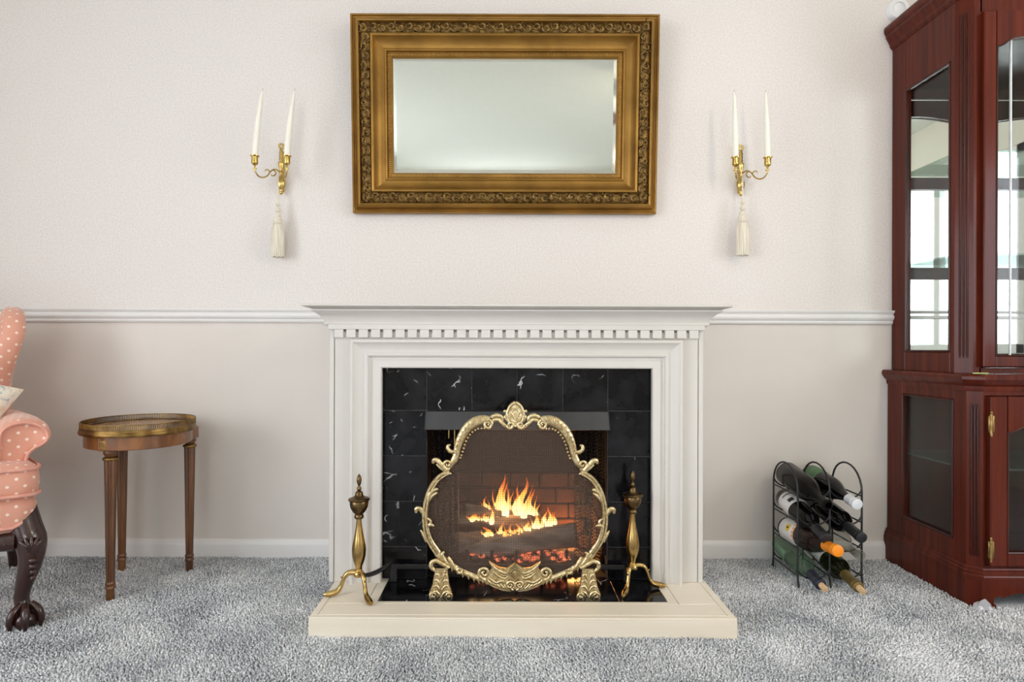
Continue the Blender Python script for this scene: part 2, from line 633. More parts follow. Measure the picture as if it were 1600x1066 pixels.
def m_dots():
    m, nt, p = new_mat('dotted_damask')
    L = nt.links
    tc = N(nt, 'ShaderNodeTexCoord')
    mp = N(nt, 'ShaderNodeMapping')
    mp.inputs['Rotation'].default_value = (0, 0, math.radians(45))
    mp.inputs['Scale'].default_value = (35, 35, 35)
    L.new(tc.outputs['UV'], mp.inputs[0])
    vo = N(nt, 'ShaderNodeTexVoronoi', voronoi_dimensions='2D', Scale=1.0, Randomness=0.06)
    L.new(mp.outputs[0], vo.inputs['Vector'])
    rp = N(nt, 'ShaderNodeValToRGB')
    e = rp.color_ramp.elements
    e[0].position, e[0].color = .125, srgb(246, 222, 204)
    e[1].position, e[1].color = .17, srgb(220, 156, 132)
    L.new(vo.outputs['Distance'], rp.inputs[0])
    L.new(rp.outputs[0], p.inputs['Base Color'])
    p.inputs['Roughness'].default_value = .62
    p.inputs['Sheen Weight'].default_value = .3
    return m


M['dots'] = m_dots()


def m_floral():
    m, nt, p = new_mat('floral_linen')
    L = nt.links
    tc = N(nt, 'ShaderNodeTexCoord')
    nz = N(nt, 'ShaderNodeTexNoise', Scale=26.0, Detail=3.0, Distortion=1.5)
    L.new(tc.outputs['Object'], nz.inputs['Vector'])
    rp = N(nt, 'ShaderNodeValToRGB')
    e = rp.color_ramp.elements
    e[0].position, e[0].color = .36, srgb(178, 186, 190)
    e[1].position, e[1].color = .62, srgb(232, 206, 180)
    a = e.new(.44)
    a.color = srgb(238, 230, 214)
    b = e.new(.56)
    b.color = srgb(238, 230, 214)
    L.new(nz.outputs[0], rp.inputs[0])
    L.new(rp.outputs[0], p.inputs['Base Color'])
    p.inputs['Roughness'].default_value = .8
    return m


M['floral'] = m_floral()


def m_carpet():
    m, nt, p = new_mat('grey_carpet_yarn')
    L = nt.links
    tc = N(nt, 'ShaderNodeTexCoord')
    n1 = N(nt, 'ShaderNodeTexNoise', Scale=210.0, Detail=2.0)
    n2 = N(nt, 'ShaderNodeTexNoise', Scale=5.0, Detail=4.0)
    L.new(tc.outputs['Object'], n1.inputs['Vector'])
    L.new(tc.outputs['Object'], n2.inputs['Vector'])
    ad = N(nt, 'ShaderNodeMath', operation='MULTIPLY_ADD')
    ad.inputs[1].default_value = .45
    L.new(n2.outputs[0], ad.inputs[0])
    L.new(n1.outputs[0], ad.inputs[2])
    rp = N(nt, 'ShaderNodeValToRGB')
    e = rp.color_ramp.elements
    e[0].position, e[0].color = .52, srgb(132, 137, 146)
    e[1].position, e[1].color = .90, srgb(252, 252, 252)
    L.new(ad.outputs[0], rp.inputs[0])
    L.new(rp.outputs[0], p.inputs['Base Color'])
    p.inputs['Roughness'].default_value = .95
    p.inputs['Specular IOR Level'].default_value = .1
    return m


M['carpet'] = m_carpet()

# ------------------------------------------------------------------ room shell
fl = struct(MB().box(XL - .1, XR + .1, YF - .1, .1, -.1, 0).build('floor', M['carpet']), 'grey cut pile carpet floor')
struct(MB().box(XL - .1, XR + .1, YF - .1, .1, ZC, ZC + .1).build('ceiling', M['ceil']), 'white textured ceiling')
CR_Z0, CR_Z1 = CAM_H - (505 - VY) / 400, CAM_H - (484 - VY) / 400     # chair rail
wb = struct(MB().box(XL - .1, XR + .1, 0, .1, CR_Z0 + .02, ZC).build('wall_back', M['paper']), 'pale mottled wallpaper above the chair rail')
struct(MB().box(XL - .1, XR + .1, .001, .1, 0, CR_Z0 + .02).build('wall_dado', M['dado'], wb))


def moulding_x(name, x0, x1, prof, m):
    """prof: (out, z) outline run along x on the back wall"""
    return MB().prism_x([(-o, z) for o, z in prof], x0, x1).build(name, m, smooth=40)


h = CR_Z1 - CR_Z0
rail_prof = [(-.004, CR_Z0), (.010, CR_Z0), (.013, CR_Z0 + h * .12), (.011, CR_Z0 + h * .22), (.016, CR_Z0 + h * .30), (.021, CR_Z0 + h * .45),
             (.021, CR_Z0 + h * .55), (.017, CR_Z0 + h * .66), (.014, CR_Z0 + h * .72), (.020, CR_Z0 + h * .80), (.024, CR_Z0 + h * .9), (.024, CR_Z1), (-.004, CR_Z1)]
struct(moulding_x('trim_1', XL, XR, rail_prof, M['trimpaint']), 'white moulded chair rail along the wall')
base_prof = [(-.004, 0), (.014, 0), (.014, .052), (.012, .062), (.006, .070), (.004, .074), (-.004, .074)]
struct(moulding_x('baseboard_back', XL, XR, base_prof, M['trimpaint']), 'white baseboard along the wall')


def wall_with_window(name, axis, c, thick, a0, a1, win):
    w0, w1, z0, z1 = win
    mb = MB()

    def b(p0, p1, q0, q1):
        if axis == 'x':
            mb.box(c, c + thick, p0, p1, q0, q1)
        else:
            mb.box(p0, p1, c, c + thick, q0, q1)
    b(a0, w0, 0, ZC)
    b(w1, a1, 0, ZC)
    b(w0, w1, 0, z0)
    b(w0, w1, z1, ZC)
    return struct(mb.build(name, M['roomwall'], smooth=0))


def window(name, axis, c, win, cols, label):
    w0, w1, z0, z1 = win

    def bb(mb, p0, p1, q0, q1, t=.03):
        if axis == 'x':
            mb.box(c - t, c + t, p0, p1, q0, q1, .004)
        else:
            mb.box(p0, p1, c - t, c + t, q0, q1, .004)
    e = bpy.data.objects.new(name, None)
    COL.objects.link(e)
    struct(e, label)
    mb = MB()
    bb(mb, w0, w0 + .06, z0, z1)
    bb(mb, w1 - .06, w1, z0, z1)
    bb(mb, w0, w1, z0, z0 + .06)
    bb(mb, w0, w1, z1 - .06, z1)
    mb.build('window_frame', M['trimpaint'], e)
    for i in range(1, cols):
        mb = MB()
        x = w0 + (w1 - w0) * i / cols
        bb(mb, x - .03, x + .03, z0, z1, .025)
        mb.build('mullion', M['trimpaint'], e)
    for i in range(cols):
        mb = MB()
        x = w0 + (w1 - w0) * i / cols
        bb(mb, x + .03, x + (w1 - w0) / cols - .03, z0 + .06, z1 - .06, .003)
        mb.build('pane', M['pane'], e)


wall_with_window('wall_left', 'x', XL, -.1, YF, .0, WIN_LEFT)
wall_with_window('wall_right', 'x', XR, .1, YF, .0, WIN_RIGHT)
wall_with_window('wall_front', 'y', YF, -.1, XL, XR, WIN_FRONT)
window('window_1', 'x', XL - .03, WIN_LEFT, 2, 'white framed window in the left wall')
window('window_2', 'y', YF - .03, WIN_FRONT, 3, 'wide white framed window behind the camera')
window('window_3', 'x', XR + .03, WIN_RIGHT, 2, 'white framed window in the right wall')

# ------------------------------------------------------------------ fireplace mantel
D_S = .40                        # front plane of the surround, from the wall
SX0, SX1 = W(515, 0, D_S).x, W(1099, 0, D_S).x
H_TOP = .060                     # hearth height
Z_DENT1 = W(0, 515.5, D_S).z
Z_DENT0 = W(0, 528.6, D_S).z
OX0, OX1 = W(597, 0, D_S).x, W(1019, 0, D_S).x
OZ = W(0, 575.5, D_S).z
BX0, BX1 = W(549, 0, D_S).x, W(1064.5, 0, D_S).x
BZ = W(0, 531, D_S).z
mcx = (SX0 + SX1) / 2
mant = thing('fireplace_mantel', 'cream painted wooden fireplace mantel with dentil row and moulded shelf', 'mantel', (mcx, -D_S, 0))
MO = (mcx, -D_S, 0)
# carcass: two jambs and the header, running back to the wall
for x0, x1 in ((SX0, OX0 - .004), (OX1 + .004, SX1)):
    MB().box(x0, x1, -D_S + .008, -.0, H_TOP, .90).build('jamb_board', M['mantel'], mant, MO)
MB().box(OX0 - .004, OX1 + .004, -D_S + .008, 0, OZ + .002, .90).build('header_board', M['mantel'], mant, MO)
# raised field panels left, right and above
e0 = (523 - 515) / 480
MB().box(SX0 + e0, BX0 + .01, -D_S, -D_S + .02, H_TOP, Z_DENT0 + .004, .002).build('pilaster_board', M['mantel'], mant, MO)
MB().box(BX1 - .01, SX1 - e0, -D_S, -D_S + .02, H_TOP, Z_DENT0 + .004, .002).build('pilaster_board', M['mantel'], mant, MO)
MB().box(SX0, SX0 + e0 - .0015, -D_S - .002, -D_S + .02, H_TOP, .9, .0015).build('corner_strip', M['mantel'], mant, MO)
MB().box(SX1 - e0 + .0015, SX1, -D_S - .002, -D_S + .02, H_TOP, .9, .0015).build('corner_strip', M['mantel'], mant, MO)
MB().box(SX0 + e0, SX1 - e0, -D_S - .001, -D_S + .02, Z_DENT0 - .005, Z_DENT0 + .02, .001).build('frieze_board', M['mantel'], mant, MO)
# mitred picture-frame moulding round the opening; o runs inward from the outer edge
wd = OX0 - BX0
mprof = [(0, -.012), (0, .022), (.003, .026), (.010, .026), (.013, .023), (.020, .018), (.030, .013), (.040, .011), (.046, .011), (.0475, .016), (.053, .018),
         (.0585, .016), (.060, .009), (.064, .006), (.070, .006), (.0735, .010), (.079, .010), (wd - .004, .010), (wd, .007), (wd, -.012)]
fr = [((BX0, -D_S, H_TOP), (1, 0, 0), (0, -1, 0)), ((BX0, -D_S, BZ), (1, 0, -1), (0, -1, 0)),
      ((BX1, -D_S, BZ), (-(BX1 - OX1) / wd, 0, -1), (0, -1, 0)), ((BX1, -D_S, H_TOP), (-(BX1 - OX1) / wd, 0, 0), (0, -1, 0))]
hs = (BZ - OZ) / wd
fr[1] = (fr[1][0], (1, 0, -hs), (0, -1, 0))
fr[2] = (fr[2][0], (-(BX1 - OX1) / wd, 0, -hs), (0, -1, 0))
for nm, a, b in (('opening_moulding', 0, 1), ('opening_moulding', 1, 2), ('opening_moulding', 2, 3)):
    MB().sweep([fr[a], fr[b]], mprof).build(nm, M['mantel'], mant, MO, smooth=28)
# dentils
nd = 30
tw = 14.2 / 480
dx0, dx1 = W(523.5, 0, D_S).x, W(1090, 0, D_S).x
pit = (dx1 - dx0 - tw) / (nd - 1)
den = MB().box(-tw / 2, tw / 2, -.012, .002, 0, Z_DENT1 - Z_DENT0, .0012)
d0 = den.build('dentil', M['mantel'], mant)
for i in range(nd):
    o = d0 if i == 0 else d0.copy()
    if i:
        COL.objects.link(o)
    o.location = (dx0 + tw / 2 + i * pit - mcx, 0, Z_DENT0)
MB().box(SX0 - .001, SX1 + .001, -D_S - .014, -D_S + .02, Z_DENT1 - .0005, .905, .001).build('dentil_rail', M['mantel'], mant, MO)
# cornice and shelf: profile (overhang, z) run round three sides
cprof = [(-.02, .889), (.006, .889), (.008, .893), (.013, .895), (.0155, .899), (.013, .904), (.0145, .908), (.019, .917), (.025, .925), (.034, .932), (.041, .936),
         (.043, .938), (.047, .940), (.047, .944), (.044, .9455), (.050, .947), (.060, .950), (.068, .9525), (.071, .954), (.071, .959), (.069, .9605), (-.02, .9605)]
c_path = [((SX0, .0, 0), (-1, 0, 0), (0, 0, 1)), ((SX0, -D_S, 0), (-1, -1, 0), (0, 0, 1)),
          ((SX1, -D_S, 0), (1, -1, 0), (0, 0, 1)), ((SX1, .0, 0), (1, 0, 0), (0, 0, 1))]
MB().sweep(c_path, cprof).build('cornice', M['mantel'], mant, MO, smooth=28)
MB().box(SX0 - .01, SX1 + .01, -D_S - .01, 0, .948, .9600, .001).build('shelf', M['mantel'], mant, MO)

# ------------------------------------------------------------------ tiles round the firebox
D_T = .372
kt = kd(D_T)
tj = [W(p, 0, D_T).x for p in (596, 667, 737.5, 808, 879.5, 950, 1020.5)]
tj[0], tj[6] = max(tj[0], OX0 - .003), min(tj[6], OX1 + .003)
tiles = thing('tile_surround', 'black veined marble tile surround inside the cream mantel', 'tiles', (tj[3], -D_T, H_TOP))
TO = (tj[3], -D_T, H_TOP)
g = .0012
zr = W(0, 642, D_T).z
ts = zr - W(0, 713, D_T).z
rows = [zr]
while rows[-1] > H_TOP + .001:
    rows.append(max(rows[-1] - ts, H_TOP))
GY = -D_T + .010
for i in range(6):
    MB().box(tj[i] + g, tj[i + 1] - g, -D_T - random.uniform(0, .0006), -D_T + .012, zr + g, OZ + .0015, .0008).build('tile', M['marble'], tiles, TO)
for c in (0, 5):
    for r in range(len(rows) - 1):
        if rows[r] - rows[r + 1] > .02:
            MB().box(tj[c] + g, tj[c + 1] - g, -D_T - random.uniform(0, .0006), -D_T + .012, rows[r + 1] + g, rows[r] - g, .0008).build('tile', M['marble'], tiles, TO)
mb = MB()
mb.box(OX0 - .003, tj[1], -D_T + .0012, -D_T + .02, H_TOP, zr)
mb.box(tj[5], OX1 + .003, -D_T + .0012, -D_T + .02, H_TOP, zr)
mb.box(OX0 - .003, OX1 + .003, -D_T + .0012, -D_T + .02, zr, OZ)
mb.build('grout_bed', M['grout'], tiles, TO, smooth=0)

# ------------------------------------------------------------------ firebox
FX0, FX1 = tj[1], tj[5]
fb = thing('firebox', 'black steel firebox with hood and chain mesh curtains', 'firebox', ((FX0 + FX1) / 2, -.2, H_TOP))
FO = ((FX0 + FX1) / 2, -.2, H_TOP)
FB = .06
mb = MB()
mb.box(FX0 - .02, FX1 + .02, -FB + .004, -FB + .024, H_TOP - .04, zr + .02)
mb.box(FX0 - .02, FX1 + .02, -D_T + .02, -FB, zr, zr + .02)
mb.box(FX0 - .02, FX0, -D_T + .02, -FB, H_TOP - .04, zr)
mb.box(FX1, FX1 + .02, -D_T + .02, -FB, H_TOP - .04, zr)
mb.box(FX0 - .02, FX1 + .02, -D_T + .02, -FB, H_TOP - .045, H_TOP)
mb.build('lining', M['soot'], fb, FO, smooth=0)
# brick courses at the back and right of the fire
bw, bh = .105, .052
for r in range(5):
    z = H_TOP + .006 + r * (bh + .006)
    x = FX0 + .06 - (.05 if r % 2 else 0)
    while x < FX1 - .02:
        x1 = min(x + bw, FX1 - .015)
        if x1 - x > .02:
            MB().box(max(x, FX0 + .02), x1, -FB - .018, -FB + .004, z, z + bh, .003).build('brick', M['firebrick'], fb, FO)
        x += bw + .006
for r in range(5):
    z = H_TOP + .006 + r * (bh + .006)
    y = -FB - .03 - (.03 if r % 2 else 0)
    for j in range(2):
        MB().box(FX1 - .014, FX1 + .001, y - bw, y, z, z + bh, .003).build('brick', M['firebrick'], fb, FO)
        y -= bw + .006
# hood
hx0, hx1 = W(664, 0, .40).x, W(953, 0, .40).x
zt, zb = zr - .002, W(0, 671, .40).z
mb = MB()
mb.prism_x([(-D_T - .001, zt), (-D_T - .012, zt), (-D_T - .040, zb), (-D_T - .036, zb - .002), (-D_T - .008, zt - .006), (-D_T - .001, zt - .006)], hx0, hx1)
mb.prism_x([(-D_T, zt), (-D_T - .012, zt), (-D_T - .040, zb), (-D_T, zb)], hx0, hx0 + .003)
mb.prism_x([(-D_T, zt), (-D_T - .012, zt), (-D_T - .040, zb), (-D_T, zb)], hx1 - .003, hx1)
mb.build('hood', M['hood'], fb, FO)
# chain curtains: pleated cloth of fine links
for x0, x1 in ((FX0 + .004, FX0 + .105), (FX1 - .105, FX1 - .004)):
    top, bot = [], []
    n = 60
    for i in range(n + 1):
        t = i / n
        x = x0 + (x1 - x0) * t
        y = -D_T + .040 + .014 * math.sin(t * 2 * PI * 5)
        top.append((x, y, zr - .01))
        bot.append((x, y - .0, H_TOP + .012))
    MB().loft([bot, top], caps=False, closed=False).build('chain_curtain', M['chain'], fb, FO, smooth=60)
MB().tube([(FX0, -D_T + .04, zr - .012), (FX1, -D_T + .04, zr - .012)], .004).build('curtain_rod', M['black'], fb, FO)
for px in (702, 711):
    p = W(px, 700, .35)
    MB().tube([(p.x, -D_T + .018, zr - .02), (p.x, -D_T + .018, .52 if px == 702 else .50)], .0022, 6).build('pull_rod', M['hinge'], fb, FO)

# low black rail across the opening
rl = thing('hearth_rail', 'low black iron rail on feet behind the brass screen', 'rail', (.04, -.395, H_TOP))
RO = (.04, -.395, H_TOP)
rx0, rx1 = W(612, 0, .395).x, W(985, 0, .395).x
MB().box(rx0, rx1, -.400, -.392, .100, .116, .002).build('bar', M['black'], rl, RO)
for x in (rx0 + .01, rx1 - .01):
    MB().box(x - .011, x + .011, -.402, -.390, H_TOP, .102, .002).build('foot', M['black'], rl, RO)

# ------------------------------------------------------------------ logs and fire
gr = thing('log_grate', 'black iron log grate under the burning logs', 'grate', (.02, -.22, H_TOP))
GO = (.02, -.22, H_TOP)
for i in range(5):
    x = -.13 + i * .085
    MB().tube(cr([(x, -.31, .135), (x, -.30, .100), (x, -.22, .092), (x, -.13, .100), (x, -.12, .135)], 4), .006, 6).build('grate_bar', M['black'], gr, GO)
for y in (-.28, -.15):
    MB().tube([(-.15, y, .088), (.23, y, .088)], .006, 6).build('cross_bar', M['black'], gr, GO)
    for x in (-.14, .22):
        MB().tube([(x, y, H_TOP), (x, y, .088)], .006, 6).build('foot', M['black'], gr, GO)


def log(a, b, r, label, seed, bend=0.0):
    rnd = random.Random(seed)
    a, b = Vector(a), Vector(b)
    n, m = 14, 16
    ax = (b - a).normalized()
    u = ax.cross(Vector((0, 0, 1))).normalized()
    v = u.cross(ax)
    ph = [rnd.uniform(0, 6) for _ in range(6)]
    rings = []
    for i in range(n + 1):
        t = i / n
        c = a.lerp(b, t) + v * (bend * math.sin(PI * t))
        ring = []
        for j in range(m):
            an = 2 * PI * j / m
            rr = r * (1 + .09 * math.sin(3 * an + ph[0] + t * 2) + .06 * math.sin(5 * an + ph[1] - 3 * t) + .05 * math.sin(9 * t + ph[2]) + rnd.uniform(-.03, .03))
            jag = rnd.uniform(-.35, .35) * r if i in (0, n) else 0
            ring.append(c + u * (rr * math.cos(an)) + v * (rr * math.sin(an)) + ax * jag)
        rings.append(ring)
    mid = (a + b) / 2
    o = MB().loft(rings).build('fire_log', M['bark'], None, mid, smooth=50)
    o.location = mid
    tag(o, label, 'log', 'logs on the fire')
    return o


log(W(738, 861, .25), W(901, 836, .24), .041, 'thick split log slanting up to the right in front of the flames', 1)
log(W(703, 850, .29), W(764, 847, .20), .036, 'short pale grey log end at the left of the fire', 2)
log(W(716, 809, .16), W(866, 823, .17), .030, 'charred log lying across the back under the tall flames', 3)
log(W(728, 796, .20), W(842, 806, .13), .018, 'thin charred branch on top of the back log', 4)
# ember and ash beds
mb = MB()
rnd = random.Random(5)
for i in range(150):
    x = rnd.uniform(W(730, 0, .22).x, W(885, 0, .22).x)
    y = -rnd.uniform(.14, .31)
    s = rnd.uniform(.006, .014)
    mb.ball((x, y, H_TOP + .035 + rnd.uniform(0, .022)), s, s * rnd.uniform(.7, 1.2), s * .7, 6, 4)
o = mb.build('ember_bed', M['ember'], None, (.02, -.22, H_TOP), smooth=60)
o.location = (.02, -.22, H_TOP)
tag(o, 'bed of glowing red embers beneath the front log', 'embers', kind='stuff')
rings = []
mb = MB()
n = 30
for i in range(n + 1):
    row = []
    for j in range(13):
        x = FX0 + .04 + (FX1 - FX0 - .08) * i / n
        y = -.33 + .24 * j / 12
        e = min(i, n - i, 3) / 3 * min(j, 12 - j, 3) / 3
        row.append((x, y, H_TOP + .001 + e * (.03 + .012 * math.sin(i * 1.3 + j) + .008 * rnd.random())))
    rings.append(row)
mb.loft(rings, caps=False, closed=False)
o = mb.build('ash_bed', M['ash'], None, (.02, -.22, H_TOP), smooth=80)
o.location = (.02, -.22, H_TOP)
tag(o, 'grey ash heaped on the firebox floor under the grate', 'ash', kind='stuff')


def flame(bx, by, tx, ty, w, d, seed, parent, po):
    rnd = random.Random(seed)
    base, tip = W(bx, by, d), W(tx, ty, d)
    r0 = w / kd(d) / 2
    n = 12
    pts, rad = [], []
    ph = rnd.uniform(0, 6)
    for i in range(n + 1):
        t = i / n
        c = base.lerp(tip, t)
        c.x += r0 * .7 * math.sin(t * 5.5 + ph) * t
        c.y += r0 * .4 * math.sin(t * 3.7 + ph * 2) * t
        pts.append(c)
        prof = (1 - t) ** .75 * (.62 + .38 * math.sin(PI * min(1, t * 1.9))) * (1 + .10 * math.sin(t * 17 + ph))
        rad.append(max(r0 * prof, .0006))
    return MB().tube(pts, rad, 10, up=(0, 1, 0), flat=.6).build('flame_tongue', M['flame'], parent, po, smooth=80)


fire = thing('fire', 'bright orange and yellow flames rising from the logs', 'fire', tuple(W(800, 830, .2)))
fo = tuple(W(800, 830, .2))
FL = [(786, 806, 783, 742, 21, .17), (789, 804, 790, 752, 12, .19), (808, 806, 822, 745, 20, .17), (812, 806, 812, 758, 12, .15), (829, 806, 831, 765, 15, .16),
      (762, 798, 758, 776, 11, .18), (769, 818, 769, 788, 10, .21), (797, 806, 800, 768, 12, .16), (779, 805, 776, 774, 10, .18), (818, 808, 819, 772, 12, .18),
      (785, 838, 783, 815, 12, .24), (799, 837, 799, 818, 8, .24), (812, 833, 811, 818, 11, .24), (825, 828, 823, 812, 11, .24), (838, 825, 838, 797, 12, .23),
      (846, 824, 850, 806, 8, .23), (858, 822, 861, 792, 12, .21), (868, 818, 866, 800, 8, .21), (743, 812, 740, 802, 16, .2), (758, 812, 760, 802, 12, .2),
      (790, 840, 795, 826, 16, .25), (806, 838, 806, 824, 14, .25), (764, 836, 760, 824, 16, .24), (838, 808, 842, 786, 9, .16), (851, 815, 854, 797, 8, .2)]
for i, a in enumerate(FL):
    flame(a[0], a[1] + 2, *a[2:], 40 + i, fire, fo)
    if a[4] > 10:                                   # thin licks beside the larger tongues
        flame(a[0] - a[4] * .38, a[1] + 2, a[2] - a[4] * .62, a[1] - (a[1] - a[3]) * .62, a[4] * .34, a[5] - .01, 90 + i, fire, fo)
        flame(a[0] + a[4] * .38, a[1] + 2, a[2] + a[4] * .50, a[1] - (a[1] - a[3]) * .78, a[4] * .32, a[5] + .01, 140 + i, fire, fo)
for nm, p, e in (('fire_glow', W(800, 800, .2), .8), ('fire_glow', W(889, 838, .14), 4.5)):
    l = bpy.data.lights.new(nm, 'POINT')
    l.energy, l.color, l.shadow_soft_size = e, (1, .42, .12), .05
    o = bpy.data.objects.new(nm, l)
    o.parent = fire
    o.location = p - Vector(fo)
    COL.objects.link(o)

# ------------------------------------------------------------------ hearth
D_H = .668
HX0, HX1 = W(483, 0, D_H).x, W(1153.5, 0, D_H).x
IX0, IX1, ID = -.383, .490, .553
he = thing('hearth', 'low cream painted wooden hearth platform on the carpet', 'hearth', (.05, -.5, 0))
HO = (.05, -.5, 0)
for a, b, y1 in ((HX0, HX1, -.356), (HX0, FX0 - .024, -.02), (FX1 + .024, HX1, -.02)):
    MB().box(a, b, -D_H if y1 < -.3 else -.356, y1, 0, H_TOP - .006, .001).build('plinth', M['hearthpaint'], he, HO)
st = .020
MB().box(HX0, HX1, -D_H, -D_H + st, H_TOP - .0065, H_TOP, .0015).build('edge_strip', M['hearthpaint'], he, HO)
MB().box(HX0, HX0 + st, -D_H + st + .001, -.30, H_TOP - .0065, H_TOP, .0012).build('edge_strip', M['hearthpaint'], he, HO)
MB().box(HX1 - st, HX1, -D_H + st + .001, -.30, H_TOP - .0065, H_TOP, .0012).build('edge_strip', M['hearthpaint'], he, HO)
MB().box(HX0 + st + .0012, HX1 - st - .0012, -D_H + st + .0012, -ID - .018, H_TOP - .0065, H_TOP, .0012).build('front_board', M['hearthpaint'], he, HO)
MB().box(HX0 + st + .0012, IX0 - .03, -ID - .0168, -.30, H_TOP - .0065, H_TOP, .0012).build('return_board', M['hearthpaint'], he, HO)
MB().box(IX1 + .03, HX1 - st - .0012, -ID - .0168, -.30, H_TOP - .0065, H_TOP, .0012).build('return_board', M['hearthpaint'], he, HO)
mb = MB()
mb.box(IX0 - .0288, IX0, -ID - .0168, -.30, H_TOP - .0065, H_TOP - .0004, .001)
mb.build('inlay_strip', M['hearthpaint'], he, HO)
MB().box(IX1, IX1 + .0288, -ID - .0168, -.30, H_TOP - .0065, H_TOP - .0004, .001).build('inlay_strip', M['hearthpaint'], he, HO)
MB().box(IX0, IX1, -ID - .0168, -ID, H_TOP - .0065, H_TOP - .0004, .001).build('inlay_strip', M['hearthpaint'], he, HO)
nt_ = 6
for i in range(nt_):
    a, b = IX0 + (IX1 - IX0) * i / nt_, IX0 + (IX1 - IX0) * (i + 1) / nt_
    MB().box(a + .0006, b - .0006, -ID + .0006, -.354, H_TOP - .0065, H_TOP - .0008, .0006).build('tile', M['marble'], he, HO)

# ------------------------------------------------------------------ brass fire screen
D_SC = .505
KS = kd(D_SC)
SCX = (620 + 581.5 / 3.135 - VX) / KS
sc = thing('fire_screen', 'ornate pale brass fire screen with scrolled frame and woven wire panel', 'fire screen', (SCX, -D_SC, H_TOP))
SO = Vector((SCX, -D_SC, H_TOP))
CS = 3.135 * KS                      # crop px -> metres


def sp(cx, cy, dy=0.0):
    """point on the screen plane, local to the screen thing"""
    py = 610 + cy / 3.135
    return Vector(((cx - 581.5) / CS, dy, CAM_H - (py - VY) / KS - H_TOP))


def spiral(c, r, a0, turns, n=26, end=.15):
    pts = []
    for i in range(n + 1):
        t = i / n
        rr = r * (1 - t) + r * end * t
        a = math.radians(a0) + turns * 2 * PI * t
        pts.append((c[0] + rr * math.cos(a), c[1] + rr * math.sin(a)))
    return pts


def strand(mb, pts, rad, side, flat=.8, dy=0.0, n=8, smooth=5):
    pp = cr(pts, smooth) if smooth else pts
    q = []
    for x, y in pp:
        x = x if side > 0 else 2 * 581.5 - x
        q.append(sp(x, y, dy))
    rad = [r / CS for r in (rad if hasattr(rad, '__len__') else [rad])]
    if len(rad) == 1:
        rad = rad * 2
    mb.tube(q, rad, n, up=(0, 1, 0), flat=flat)


